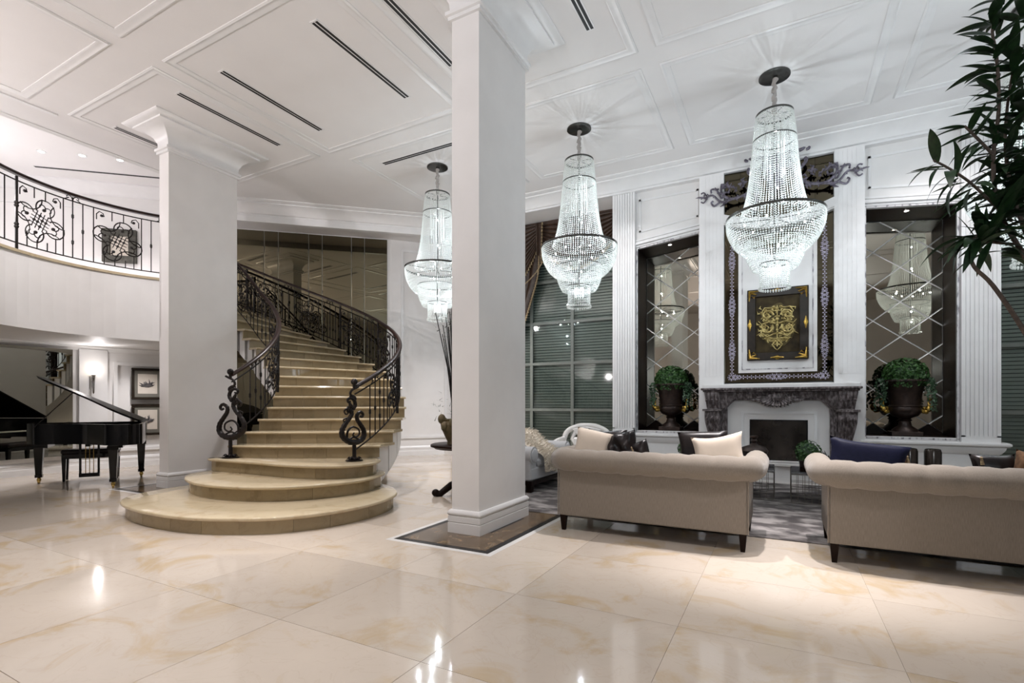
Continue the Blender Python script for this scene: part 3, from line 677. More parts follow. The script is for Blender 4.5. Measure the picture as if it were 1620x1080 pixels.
# stringers: stepped top under the treads, smooth lower edge; soffit between them
def stringer(which):
    m = MB()
    for k in range(4, NST + 1):
        a0, a1 = (th_o(k) + .5, th_o(k + 1)) if which else (th_i(k) + (4.6 if k < 11 else 2.6), th_i(k + 1))
        if k < 5: a0 = a0 + (.6 if not which else 1)
        kk = k_o if which else k_i
        for s in range(3):
            b0, b1 = a0 + (a1 - a0) * s / 3, a0 + (a1 - a0) * (s + 1) / 3
            def pt(a, dr):
                r = (R_OUT - .04 if which else r_in(a) + .02) + dr; return pol(r, a)
            lo0, lo1 = max(0, RS * kk(b0) - .62), max(0, RS * kk(b1) - .62)
            zt = RS * k - .034; e = (-.06, 0) if which else (0, .06)
            q = [pt(b0, e[0]), pt(b0, e[1]), pt(b1, e[1]), pt(b1, e[0])]
            zl_ = [lo0, lo0, lo1, lo1]
            m.add([(p[0], p[1], z) for p, z in zip(q, zl_)] + [(p[0], p[1], zt) for p in q], [(3, 2, 1, 0), (4, 5, 6, 7), (0, 1, 5, 4), (1, 2, 6, 5), (2, 3, 7, 6), (3, 0, 4, 7)])
    return m
stringer(1).build('outer_stringer', 'wall', stair); stringer(0).build('inner_stringer', 'wall', stair)
def soff(u, v):
    k = 4 + u * (NST + 1 - 4); a, b = th_i(k), th_o(k); p = Vector(pol(r_in(a) + .02, a)); q = Vector(pol(R_OUT - .05, b)); c = p.lerp(q, v)
    return (c.x, c.y, max(.002, RS * k - .60))
MB().grid(soff, 34, 6).build('soffit', 'wall', stair, True)

# ------------------------------------------------------------------ gallery slab
def barc(r, a0, a1, n): return [(-7.85 + r * cos(radians(a0 + (a1 - a0) * i / n)), 4.05 + r * sin(radians(a0 + (a1 - a0) * i / n))) for i in range(n + 1)]
p_in, p_out = pol(r_in(140) - .05, th_o(NST) + 1.2), pol(R_OUT + .05, th_o(NST) + 1.2)
poly = [p_out, p_in] + barc(2.13, 143, 262, 26) + [(-8.15, -4.4), (-15.8, -4.4), (-15.8, 2.9), (-11.2, 7.05)]
struct(MB().prism(poly, 2.385, 3.47).build('gallery_floor', 'wall'))
poly2 = barc(2.10, 141, 262, 30) + barc(2.45, 141, 262, 30)[::-1]
struct(MB().prism(poly2, 3.465, 3.505).build('trim_gallery_edge', 'tread'))

# ------------------------------------------------------------------ wrought-iron railings
def scroll_panel(fn, w, h, parent, name='scroll_panel'):
    """quatrefoil lattice panel, (u, v) in a w x h field carried on the railing by fn(u, v)"""
    m = MB(); cx, cy = w / 2, h * .47; s = min(w, h * .72) / 2
    def T(p): return [fn(cx + x * s, cy + y * s) for x, y in p]
    def add(p, r=.0085, sides=4): m.tube(T(p), r, sides)
    rot = radians(20)
    def ro(p): return [(x * cos(rot) - y * sin(rot), x * sin(rot) + y * cos(rot)) for x, y in p]
    for q in range(4):
        a = q * pi / 2
        def ra(p): return ro([(x * cos(a) - y * sin(a), x * sin(a) + y * cos(a)) for x, y in p])
        add(ra(arcp((0, .68), .40, -.15 * pi - .35, 1.15 * pi + .35, 16)), .0095)
        add(ra(spiral((-.17, .66), .20, .06, -.4, 1.25 * pi, 9)), .008); add(ra(spiral((.17, .66), .20, .06, pi + .4, -.25 * pi, 9)), .008)
        c = ra([(.02, .60)])[0]
        p = fn(cx + c[0] * s, cy + c[1] * s); m.ball(p, .026, 6, 4)
        add(ra(arcp((.78, .78), .56, pi * .86, pi * 1.64, 10)))
    for t in (-.24, -.08, .08, .24):
        add(ro([(t, -.42), (t, .42)]), .0065); add(ro([(-.42, t), (.42, t)]), .0065)
    for x, y in ((-.24, .08), (.08, .24), (.24, -.08), (-.08, -.24), (.08, -.08), (-.08, .08)):
        c = ro([(x, y)])[0]; m.ball(fn(cx + c[0] * s, cy + c[1] * s), .021, 6, 4)
    for sx in (0, 1):                                     # corner curls and short ties to the rails
        x0 = .02 if not sx else w - .02; d = 1 if not sx else -1
        sp = [(x0 + d * .02, h * .80), (x0 + d * .02, h * .90), (x0 + d * .06, h * .955), (x0 + d * .11, h * .93), (x0 + d * .125, h * .88), (x0 + d * .09, h * .865), (x0 + d * .085, h * .895)]
        m.tube([fn(*p) for p in sp], .008, 4); m.ball(fn(x0 + d * .09, h * .885), .024, 6, 4)
    for u in (.38, .62): m.tube([fn(w * u, cy + s * 1.0), fn(w * u, h)], .008, 4)
    for u in (.16, .34, .56, .78): m.tube([fn(w * u, 0), fn(w * u, cy - s * (.92 if .3 < u < .7 else .62))], .008, 4)
    return m.build(name, 'iron', parent, True, fix=False)
def baluster(fn, u, h, parent, knots, r=.0085, name='baluster'):
    m = MB(); m.tube([fn(u, 0), fn(u, h)], r, 6)
    for k in knots:
        for dz, rr in ((-.028, 1.6), (-.012, 2.3), (.012, 2.3), (.028, 1.6)): m.ball(fn(u, h * k + dz), r * rr, 7, 4)
    return m.build(name, 'iron', parent, True, fix=False)
def post(fn, u, h, parent, r=.02):
    m = MB(); m.tube([fn(u, -.12), fn(u, h + .06)], r, 4, a0=pi / 4)
    for k in (.28, .62):
        for dz in (-.02, .02): m.ball(fn(u, h * k + dz), r * 1.5, 7, 4)
    return m.build('post', 'iron', parent, True, fix=False)
def ties(fn, u, parent, d=.09, h=0):                       # paired scrolls between the handrail and the upper rail
    m = MB()
    for s in (-1, 1):
        sp = [(u + s * x, h + d * y) for x, y in ((.0, 0), (.012, .55), (.05, .92), (.085, .6), (.07, .3), (.05, .5), (.10, .1), (.125, 0))]
        m.tube([fn(*p) for p in sp], .0075, 4)
    m.ball(fn(u, h + d * .55), .014, 6, 4)
    return m.build('rail_scroll', 'iron', parent, True, fix=False)
class Rail:                                    # path sampled by arc length; fn(u, v): point v above the lower rail
    def __init__(s, pts):
        s.P = [Vector(p) for p in pts]; s.d = [0]
        for a, b in zip(s.P, s.P[1:]): s.d.append(s.d[-1] + Vector((b.x - a.x, b.y - a.y)).length)
        s.L = s.d[-1]
    def at(s, u):
        u = max(0, min(s.L, u))
        for i in range(len(s.d) - 1):
            if s.d[i + 1] >= u - 1e-9: return s.P[i].lerp(s.P[i + 1], (u - s.d[i]) / max(1e-9, s.d[i + 1] - s.d[i]))
        return s.P[-1]
    def fn(s, u0=0): return lambda u, v: s.at(u0 + u) + Vector((0, 0, v))
def rails(t, R_, H, hand, mid):
    n = max(8, int(R_.L / .07)); us = [R_.L * i / n for i in range(n + 1)]
    pts = [R_.at(u) for u in us]
    if hand: MB().sweep([(-.032, -.022), (.032, -.022), (.038, .0), (.03, .018), (.012, .028), (-.012, .028), (-.03, .018), (-.038, .0)], [(p.x, p.y, p.z + hand) for p in pts]).build('handrail', 'rail', t, True)
    MB().tube([(p.x, p.y, p.z + H) for p in pts], .011, 4, a0=pi / 4).build('upper_rail', 'iron', t)
    MB().tube([(p.x, p.y, p.z) for p in pts], .011, 4, a0=pi / 4).build('lower_rail', 'iron', t)
gal = thing('gallery_railing', 'black wrought-iron railing with scroll panels along the curved upper gallery', 'railing', (-9.9, 4.0, 3.5))
GR = Rail([(x, y, 3.60) for x, y in barc(2.13, 143, 250, 60)])
g_u = lambda phi: radians(phi - 143) * 2.13
HG = .90; fnG = GR.fn()
rails(gal, GR, HG, 1.0, None)
for ph in (148, 157.2, 182.6, 186.3, 215.5): baluster(fnG, g_u(ph), HG, gal, (.27, .73) if ph == 186.3 else ((.5,) if ph != 215.5 else (.55,)))
for ph in (160.9, 178.7, 189.7): baluster(fnG, g_u(ph), HG, gal, ())
baluster(fnG, g_u(212.0), HG, gal, ())
post(fnG, g_u(207.2), HG, gal); post(fnG, g_u(145), HG, gal)
for a, b in ((160.9, 178.7), (189.7, 207.0), (216, 233)): scroll_panel(GR.fn(g_u(a)), g_u(b) - g_u(a), HG, gal)
for ph in (186.3, 152): ties(fnG, g_u(ph), gal, .09, HG)

def ln(a, b, t): return a + (b - a) * max(0, min(1, t))
def stair_rail(name, label, ang0, ang1, rf, kf, newel, hand):
    t = thing(name, label, 'railing', (newel[0], newel[1], 0), 'stair railings'); del t['group']
    pts = []; n = 90
    for i in range(n + 1):
        a = ang0 + (ang1 - ang0) * i / n; x, y = pol(rf(a), a); pts.append((x, y, RS * kf(a) + .13))
    R_ = Rail(pts)
    rails(t, R_, .74, hand, None)
    return t, R_
ri_t, RI = stair_rail('stair_railing', 'inner wrought-iron stair railing on the left, close to the rear column', -6.5, 136, lambda a: r_in(a) + .02, k_i, (-6.76, 4.36), .84)
ro_t, RO = stair_rail('stair_railing', 'outer wrought-iron stair railing sweeping round in front of the mirrored wall', 6.5, 137, lambda a: R_OUT - .06, k_o, (-4.97, 4.90), .84)
HS = .74
def fill(t, R_, u0, pattern):
    f = R_.fn(); u = u0; i = 0
    while u < R_.L - .1:
        kind, w = pattern[i % len(pattern)]; i += 1
        if kind == 'b': baluster(f, u, HS, t, (.5,) if i % 2 else (.27, .73)); u += w
        elif kind == 'p':
            if u + w > R_.L: break
            baluster(f, u, HS, t, ()); scroll_panel(R_.fn(u), w, HS, t); u += w
        elif kind == 'n': post(f, u, HS, t); u += w
        elif kind == 't': ties(f, u, t, .085, HS)
fill(ri_t, RI, .30, [('b', .11), ('t', 0), ('b', .11), ('b', .11), ('p', .52), ('n', .12), ('b', .12), ('t', 0), ('b', .12), ('p', .52), ('b', .13)])
fill(ro_t, RO, .34, [('b', .14), ('t', 0), ('b', .14), ('b', .14), ('b', .14), ('p', .60), ('n', .14), ('b', .15), ('t', 0), ('b', .15), ('b', .15), ('p', .60), ('b', .14), ('t', 0), ('b', .15), ('b', .15), ('p', .60), ('n', .14)])
# newels: harp-shaped scroll on a stem with a leaf collar, acanthus neck, ball
def newel(t, x, y, z, dirx, diry, ztop):
    d = Vector((dirx, diry)).normalized()
    def P(u, v): return (x + d.x * u, y + d.y * u, z + v)
    m = MB()
    m.lathe([(0, 0), (.11, 0), (.115, .012), (.04, .022), (.03, .05), (0, .05)], (x, y, z), 16)
    for k in range(9):
        a = 2 * pi * k / 9; q = Vector((cos(a), sin(a), 0)) * .075; m.tube([(x + q.x * .6, y + q.y * .6, z + .015), (x + q.x, y + q.y, z + .045), (x + q.x * 1.25, y + q.y * 1.25, z + .028)], [.018, .014, .004], 5)
    m.tube([P(0, .02), P(0, .27)], .026, 8)
    m.build('newel_foot', 'iron', t, True)
    H_ = ztop - z - .10; s = H_ / 1.02
    m = MB()
    def tb(pts, r, wob=0):
        q = [tuple(k) for k in catmull([Vector(p) for p in pts], 6)]; n = len(q)
        rr = [r] * n if not isinstance(r, tuple) else [r[0] + (r[1] - r[0]) * i / (n - 1) for i in range(n)]
        if wob: rr = [k * (1 + wob * abs(sin(i * 1.1))) for i, k in enumerate(rr)]
        m.tube([P(u * s * 1.42, v * s) for u, v in q], rr, 8)
    # lyre: two fat tapering arms, the left one running up into the neck
    tb([(.01, .255), (-.07, .28), (-.135, .35), (-.14, .44), (-.10, .53), (-.055, .60), (-.03, .66), (-.035, .72)], (.036, .020), .25)
    tb([(-.01, .255), (.07, .275), (.115, .34), (.11, .43), (.07, .51), (.035, .58), (.035, .645), (.075, .68), (.105, .65), (.095, .615), (.07, .625)], (.036, .013), .2)
    # inner scrolls
    tb([(-.085, .33), (-.075, .42), (-.02, .475), (.05, .44), (.06, .37), (.02, .335), (-.015, .36), (.0, .395)], (.015, .010))
    tb([(-.06, .30), (-.01, .33), (.05, .30)], .012)
    # acanthus neck with outward curls
    tb([(-.035, .70), (-.075, .735), (-.115, .70), (-.10, .655), (-.07, .665)], (.016, .009)); tb([(-.09, .60), (-.125, .58), (-.12, .545)], (.012, .006))
    for u, v, r in ((-.05, .70, .040), (-.075, .735, .034), (-.045, .765, .034), (-.02, .74, .032), (-.08, .70, .028), (-.055, .79, .026)): m.ball(P(u * s * 1.3, v * s), r, 7, 5, sx=.8, sy=.8)
    tb([(-.02, .72), (.01, .78), (.0, .84), (-.035, .875), (-.075, .86), (-.07, .82), (-.045, .83)], (.026, .012), .15)
    tb([(.0, .83), (.015, .88), (-.02, .915), (-.055, .90)], (.018, .009)); tb([(-.0, .88), (-.045, .93), (-.03, .985), (.02, 1.02), (.05, 1.04)], (.017, .015))
    for k in range(5): m.tube([P(0, .255 * s), P((-.10 + .05 * k) * s, (.235 - .01 * (k % 2)) * s)], [.016, .005], 5)
    m.build('newel_scroll', 'iron', t, True)
    MB().ball(P(0, ztop - z - .02), .045, 10, 7).tube([P(0, ztop - z - .12), P(0, ztop - z - .05)], .02, 7).build('newel_ball', 'iron', t, True)
a = RI.at(0); b = RI.at(.15); newel(ri_t, -6.76, 4.36, .525, -.9, -.25, a.z + .90)
a2 = RO.at(0); newel(ro_t, -4.97, 4.90, .525, .12, 1, a2.z + .92)

# ------------------------------------------------------------------ mirrored stair wall
SM0, SM1 = Vector((-11.1, 7.1)), Vector((-8.4, 9.5)); sd = (SM1 - SM0).normalized(); sn = Vector((sd.y, -sd.x))
mw = thing('stair_wall_mirror', 'tall bronze mirror wall of alternating wide and narrow panes behind the staircase', 'mirror', (-9.8, 8.3, .3))
s = .10; Lm = (SM1 - SM0).length - .10; wide = True
while s < Lm - .1:
    wd = .66 if wide else .30; e = min(s + wd, Lm); wide = not wide
    a = SM0 + sd * (s + .004) + sn * .012; b = SM0 + sd * (e - .004) + sn * .012; c = b - sn * .01; d = a - sn * .01
    m = MB(); bz = .012; a2_, b2_ = a + sd * bz + sn * .004, b - sd * bz + sn * .004
    m.add([(a.x, a.y, .30), (b.x, b.y, .30), (b.x, b.y, 5.25), (a.x, a.y, 5.25), (a2_.x, a2_.y, .312), (b2_.x, b2_.y, .312), (b2_.x, b2_.y, 5.238), (a2_.x, a2_.y, 5.238)], [(4, 5, 6, 7), (0, 1, 5, 4), (1, 2, 6, 5), (2, 3, 7, 6), (3, 0, 4, 7), (3, 2, 1, 0)])
    m.build('mirror_pane', 'mirror', mw); s = e

# ------------------------------------------------------------------ chandeliers
def beads(rows, seg_fn):
    """rows: list of polylines; a faceted bead every step along each"""
    vs, fs = [], []
    for line, step, r in rows:
        P = [Vector(p) for p in line]; d = [0]
        for a, b in zip(P, P[1:]): d.append(d[-1] + (b - a).length)
        L = d[-1]; n = max(1, int(L / step)); j = 0
        for i in range(n):
            s = (i + .5) * L / n
            while j < len(d) - 2 and d[j + 1] < s: j += 1
            c = P[j].lerp(P[j + 1], (s - d[j]) / max(1e-9, d[j + 1] - d[j])); h = L / n * .43; k = len(vs)
            vs += [(c.x, c.y, c.z + h), (c.x + r, c.y, c.z), (c.x, c.y + r, c.z), (c.x - r, c.y, c.z), (c.x, c.y - r, c.z), (c.x, c.y, c.z - h)]
            fs += [(k, k + 1, k + 2), (k, k + 2, k + 3), (k, k + 3, k + 4), (k, k + 4, k + 1), (k + 5, k + 2, k + 1), (k + 5, k + 3, k + 2), (k + 5, k + 4, k + 3), (k + 5, k + 1, k + 4)]
    m = MB(); m.v = vs; m.f = fs; return m
def strands(prof, n, step, r, a0=0):
    prof = [tuple(p) for p in catmull([Vector(p) for p in prof], 5)]
    return [([(q * cos(2 * pi * i / n + a0), q * sin(2 * pi * i / n + a0), z) for q, z in prof], step, r) for i in range(n)]
ch = thing('crystal_chandelier', 'x', 'chandelier', (0, 0, 0), 'crystal chandeliers in a row'); del ch['group']
MB().lathe([(0, -.028), (.15, -.03), (.185, -.018), (.185, .0), (0, .0)], (0, 0, 0), 28).build('canopy', 'gunmetal', ch, True)
m = MB()
for i in range(12):
    z = -.05 - i * .036; m.tube([(.014 * cos(a) * (1 if i % 2 else .4), .014 * cos(a) * (.4 if i % 2 else 1), z + .024 * sin(a)) for a in [2 * pi * k / 8 for k in range(8)]], .004, 4, True)
m.build('chain', 'chrome', ch)
m = MB(); m.tube([(.012 * sin(i * 1.7), .012 * cos(i * 2.3), -.03 - i * .0245) for i in range(20)], [.022 + .009 * (i % 2) + .006 * sin(i * 1.3) for i in range(20)], 8); m.build('chain_sleeve', 'sleeve', ch, True)
def hoop(r, z, t, name='hoop'): MB().lathe([(r - .006, z - t), (r + .006, z - t), (r + .006, z + t), (r - .006, z + t), (r - .006, z - t)], (0, 0, 0), 40).build(name, 'gunmetal', ch, True)
hoop(.215, -.50, .010); hoop(.25, -.83, .006); hoop(.575, -1.82, .016, 'wide_hoop'); hoop(.345, -2.12, .006); hoop(.168, -2.42, .006)
m = MB()
for i in range(6):
    a = i * pi / 3; m.tube([(.05 * cos(a), .05 * sin(a), -.5), (.2 * cos(a), .2 * sin(a), -.505)], .005, 4); m.tube([(.05 * cos(a), .05 * sin(a), -1.84), (.57 * cos(a), .57 * sin(a), -1.82)], .006, 4)
m.tube([(0, 0, -.45), (0, 0, -2.45)], .012, 6); m.build('stem', 'gunmetal', ch)
stuff(beads(strands([(.215, -.51), (.235, -.68), (.25, -.83), (.268, -1.05), (.30, -1.35), (.345, -1.60), (.41, -1.81)], 66, .029, .0100), 0).build('bead_curtain', 'crystal', ch, fix=False))
stuff(beads(strands([(.575, -1.83), (.565, -1.95), (.535, -2.05), (.47, -2.17), (.38, -2.26)], 100, .027, .0105, .02), 0).build('bead_bowl', 'crystal', ch, fix=False))
stuff(beads(strands([(.345, -2.12), (.34, -2.25), (.315, -2.37), (.25, -2.50)], 64, .027, .0100), 0).build('bead_middle_tier', 'crystal', ch, fix=False))
stuff(beads(strands([(.168, -2.43), (.168, -2.55), (.166, -2.70)], 34, .027, .0098), 0).build('bead_lower_tier', 'crystal', ch, fix=False))
stuff(beads(strands([(.12, -.52), (.12, -1.3)], 16, .03, .009) + strands([(.06, -2.44), (.06, -2.6)], 12, .024, .009), 0).build('bead_core', 'crystal', ch, fix=False))
m = MB()
for i in range(34):
    a = 2 * pi * i / 34; m.ball((.18 * cos(a), .18 * sin(a), -2.735), .012, 6, 4, sz=1.8)
stuff(m.build('crystal_drops', 'crystal', ch, fix=False))
for i in range(6):
    a = i * pi / 3 + .3
    MB().ball((.36 * cos(a), .36 * sin(a), -1.90), .010, 8, 6, sz=1.5).build('bulb', 'bulb', ch, True)
for z in (-1.45, -2.2, -2.46): MB().ball((0.04, 0, z), .010, 8, 6, sz=1.4).build('bulb', 'bulb', ch, True)
CH_X = [(-5.435, 'crystal chandelier farthest from the camera, partly hidden by the front column'), (-2.755, 'crystal chandelier in front of the blind-covered window beside the front column'), (-.09, 'crystal chandelier hanging before the gold picture and fireplace'), (2.36, 'crystal chandelier at the right edge behind the leafy plant')]
for i, (x, lab) in enumerate(CH_X):
    o = ch if i == 0 else dup(ch)
    o.location = (x, 7.35, CZ); o['label'] = lab
    for z, pw in ((-.95, 5), (-1.40, 15), (-2.3, 12), (-2.52, 4)): light('POINT', 'chandelier_lamp', (x + .02, 7.35, CZ + z), pw, COOL, .012)
    for q in range(5): light('POINT', 'chandelier_lamp', (x + .33 * cos(q * 1.2566), 7.35 + .33 * sin(q * 1.2566), CZ - 1.93), 6.4, COOL, .012)

# ------------------------------------------------------------------ piano, bench
pf = radians(61.7)                                # keyboard axis (local x) in the world; tail along local -y
pn_ = thing('grand_piano', 'black polished baby grand piano with raised lid under the gallery', 'piano', (-9.98, 4.06, 0), None, pf)
out = [(-.74, .28), (.74, .28), (.74, -.95)] + [(p.x, p.y) for p in catmull([Vector(q) for q in ((.74, -.95), (.70, -1.15), (.52, -1.26), (.33, -1.20), (.18, -.98), (-.02, -.70), (-.30, -.50), (-.60, -.38), (-.74, -.18))], 5)][1:]
RIM0, RIM1 = .66, .97
ring = MB(); inn = []
nO = len(out)
ring.sweep([(0, RIM0), (.0, RIM1), (-.035, RIM1), (-.035, RIM0)], [(x, y, 0) for x, y in out[::-1]][::-1] if False else [(x, y, 0) for x, y in out[::-1]], True)
MBp = lambda m, name, mt, par=pn_, sm=False, **k: m.build(name, mt, par, sm, rel=False, **k)
ro_ = MBp(ring, 'rim', 'pianob', sm=True)
cen = Vector((.15, -.3))
sh = [((x - cen.x) * .965 + cen.x, (y - cen.y) * .965 + cen.y) for x, y in out]
MBp(MB().prism(sh, RIM0 + .05, RIM0 + .09), 'soundboard', 'dkwood')
MBp(MB().prism([(x * .9, y * .9 - .03) for x, y in sh], RIM0 + .16, RIM0 + .18), 'iron_plate', 'brass')
MBp(MB().box(-.72, .72, .10, .34, RIM0 - .03, RIM0 + .06), 'key_bed', 'pianob', bevel=.006)
kb = MBp(MB().box(-.62, .62, .16, .32, RIM0 + .06, RIM0 + .085), 'keyboard', 'ivory')
m = MB()
for i in range(36):
    if i % 7 in (2, 6): continue
    x = -.61 + i * 1.22 / 36 + .034; m.box(x - .006, x + .006, .16, .26, RIM0 + .085, RIM0 + .10)
stuff(MBp(m, 'black_keys', 'pianob', kb))
MBp(MB().box(-.66, .66, .12, .15, RIM0 + .06, RIM0 + .25), 'fallboard', 'pianob')
MBp(MB().box(-.35, .35, -.05, -.03, RIM1 - .02, RIM1 + .0), 'music_desk', 'pianob')
m = MB()
for x in (-.5, .0, .45): m.box(x - .03, x + .03, -.9 if x > 0 else -.35, .2, RIM0 - .06, RIM0 + .0)
MBp(m, 'underside_beam', 'pianob')
la = radians(27); c_, s_ = cos(la), sin(la)
lid = MB(); hx = .74
def lidpt(x, y, t): u = hx - x; return (hx - u * c_ - t * s_, y, RIM1 + .01 + u * s_ + t * c_)
top = [(hx - (hx - x) * 1.02, y) for x, y in out if True]
M['lid'] = mat('piano_lid_black', (.003, .003, .0035), .35, 0, spec=.06)
lp = [lidpt(x, y, 0) for x, y in top]; lq = [lidpt(x, y, .045) for x, y in top]
n = len(lp); lid.add(lp + lq, [tuple(range(n))[::-1], tuple(range(n, 2 * n))] + [(i, (i + 1) % n, n + (i + 1) % n, n + i) for i in range(n)])
MBp(lid, 'lid', 'lid')
e = lidpt(-.28, -.42, 0)
MBp(MB().tube([(-.62, -.38, RIM1 - .05), e], .009, 6), 'lid_prop', 'pianob')
for x, y in ((-.66, .20), (.66, .20), (.37, -.98)):
    lg = MBp(MB().taper(x - .062, x + .062, y - .062, y + .062, .14, RIM0 + .02, .62).box(x - .07, x + .07, y - .07, y + .07, RIM0 - .08, RIM0 - .02).box(x - .045, x + .045, y - .045, y + .045, .10, .145), 'leg', 'pianob')
    MBp(MB().lathe([(0, .03), (.024, .035), (.03, .07), (.018, .10), (0, .10)], (x, y, 0), 10), 'caster_cup', 'brass', lg, True)
    MBp(MB().tube([(x - .014, y, .03), (x + .014, y, .03)], .03, 10), 'caster', 'brass', lg, True)
ly = MBp(MB().box(-.13, .13, -.16, -.08, .10, .16).box(-.13, -.10, -.14, -.10, .16, RIM0).box(.10, .13, -.14, -.10, .16, RIM0), 'pedal_lyre', 'pianob')
for x in (-.05, 0, .05): MBp(MB().tube([(x, -.12, .16), (x, -.12, RIM0)], .006, 6).box(x - .015, x + .015, -.08, .06, .115, .13), 'pedal_rod', 'brass', ly)
bn = thing('piano_bench', 'black padded piano bench behind the grand piano', 'bench', (-10.33, 4.22, 0), None, pf)
MBp(MB().box(-.38, .38, -.17, .17, .44, .52), 'cushion', 'satin', bn, bevel=.02); MBp(MB().box(-.37, .37, -.16, .16, .37, .44), 'apron', 'pianob', bn)
for sx in (-1, 1):
    for sy in (-1, 1): MBp(MB().taper(sx * .34 - .03, sx * .34 + .03, sy * .13 - .03, sy * .13 + .03, 0, .40, .6), 'leg', 'pianob', bn)

# ------------------------------------------------------------------ piano wall: mirror, sconce, pictures; gallery picture and downlights
pm = thing('piano_wall_mirror', 'large grey mirror on the wall behind the piano', 'mirror', (-11.8, 3.6, .31))
for a, b in (((-11.48, 1.9), (-11.79, 3.35)), ((-11.792, 3.36), (-11.81, 4.50))):
    A, B = Vector(a), Vector(b); d = (B - A).normalized(); nn_ = Vector((d.y, -d.x)) * .06
    MB().ext([(A.x + nn_.x, A.y + nn_.y, .31), (B.x + nn_.x, B.y + nn_.y, .31), (B.x + nn_.x, B.y + nn_.y, 2.29), (A.x + nn_.x, A.y + nn_.y, 2.29)], (-nn_.x * .2, -nn_.y * .2, 0)).build('mirror_pane', 'mirror2', pm)
sc = thing('wall_sconce', 'torch-shaped wall sconce with glowing glass globe beside the piano mirror', 'lamp', (-11.70, 4.80, 1.47))
MB().box(-11.80, -11.755, 4.76, 4.84, 1.55, 1.80).build('backplate', 'chrome', sc)
MB().lathe([(.010, 0), (.016, .02), (.020, .18), (.030, .34), (.045, .36), (.020, .37)], (-11.69, 4.80, 1.47), 12).build('torch', 'chrome', sc, True)
MB().ball((-11.69, 4.80, 1.92), .085, 14, 9).build('globe', 'lampglow', sc, True)
MB().tube([(-11.76, 4.80, 1.7), (-11.69, 4.80, 1.7)], .012, 6).build('arm', 'chrome', sc)
light('SPOT', 'soffit_fill_spot', (-11.5, 4.8, 2.06), 12, WARM2, .04, 160, .6, (-10.9, 4.3, 2.6))  # added spot to brighten the gallery soffit, not part of the sconce
light('POINT', 'sconce_lamp', (-11.50, 4.80, 1.93), 3, WARM2, .06)
def picture(label, A, B, z0, z1, fw, frame, mt, proud=.05, inner=None, out_=.0, motif_fn=None, ornate=0, name='framed_print'):
    A, B = Vector(A), Vector(B); d = (B - A).normalized(); nr = Vector((d.y, -d.x)); L = (B - A).length; c = (A + B) / 2
    t = thing(name, label, 'picture', (c.x, c.y, z0))
    def pt(u, v, o): q = A + d * u + nr * (out_ + o); return (q.x, q.y, z0 + v)
    H = z1 - z0
    def panel(u0, u1, v0, v1, o0, o1): return MB().ext([pt(u0, v0, o0), pt(u1, v0, o0), pt(u1, v1, o0), pt(u0, v1, o0)], nr.to_3d() * (o1 - o0))
    for q in ((0, L, 0, fw), (0, L, H - fw, H), (0, fw, fw, H - fw), (L - fw, L, fw, H - fw)): panel(*q, 0, proud).build('frame_side', frame, t, bevel=.008)
    panel(fw * .9, L - fw * .9, fw * .9, H - fw * .9, .004, proud * .45).build('mat_board', mt, t)
    if inner: iw, ih, du, dv = inner; panel(L / 2 - iw / 2 + du, L / 2 + iw / 2 + du, H / 2 - ih / 2 + dv, H / 2 + ih / 2 + dv, proud * .45, proud * .45 + .004).build('print', 'paper', t)
    if motif_fn: motif_fn(t, pt, L, H, proud * .45 + .005)
    return t
def blot(t, pt, L, H, o):
    m = MB(); random.seed(int(H * 1000 + pt(0, 0, 0)[2] * 77))
    for i in range(30):
        a = U(.1, 3.04); r = U(.05, .145); b_ = U(-.5, .5); u0, v0 = L / 2 + U(-.045, .03), H / 2 - .045 + U(-.02, .02)
        m.tube([pt(u0 - .02, v0, o), pt(u0 + r * .55 * cos(a + b_) - .02, v0 + r * .55 * sin(a + b_), o + .002), pt(u0 + r * cos(a) - .02, v0 + r * sin(a), o)], [.012, .012 + .008 * R(), .002], 5)
    m.build('ink_drawing', 'ink', t)
picture('upper of two dark-framed ink drawings beside the rear column', (-11.62, 5.40), (-11.46, 5.96), 1.36, 2.0, .05, 'dframe', 'matboard', .05, (.33, .40, -.02, 0), .03, blot)
picture('lower of two dark-framed ink drawings, half hidden behind the piano lid', (-11.62, 5.40), (-11.46, 5.96), .63, 1.27, .05, 'dframe', 'matboard', .05, (.33, .40, -.02, 0), .03, blot)
random.seed(11)
A, B = Vector((-12.9, 5.47)), Vector((-12.42, 5.90))
picture('thick weathered dark square frame on the gallery wall behind the railing', A, B, 4.32, 5.04, .15, 'oldframe', 'paper', .07, None, .0)
for i, (x, y) in enumerate(((-12.13, 4.17), (-11.64, 4.60), (-11.22, 5.03))):
    t = thing('recessed_downlight', ('leftmost of three downlights in the gallery ceiling', 'middle of three downlights in the gallery ceiling', 'rightmost of three downlights in the gallery ceiling')[i], 'light', (x, y, 5.95))
    MB().lathe([(.05, .0), (.075, 0), (.075, -.006), (.05, -.004)], (x, y, 5.95), 18).build('bezel', 'trim', t, True)
    MB().lathe([(0, -.003), (.05, -.003), (.05, .0)], (x, y, 5.95), 16).build('lens', 'downglow', t)
    light('SPOT', 'gallery_spot', (x, y, 5.92), 120, WARM, .05, 80, .6, (x - .3, y + .3, 3.5))
ud = Vector((.74, .67)).normalized(); A = Vector((-13.0, 4.37)); B = Vector((-11.3, 5.88))
t = thing('air_slot_diffuser', 'long thin air slot across the gallery ceiling', 'vent', (A.x, A.y, 5.95))
MB().sweep([(-.03, -.006), (.03, -.006), (.03, .0), (-.03, .0)], [(A.x, A.y, 5.95), (B.x, B.y, 5.95)]).build('slot', 'slot', t)
MB().sweep([(-.05, -.003), (.05, -.003), (.05, .001), (-.05, .001)], [(A.x, A.y, 5.95), (B.x, B.y, 5.95)]).build('flange', 'trim', t)

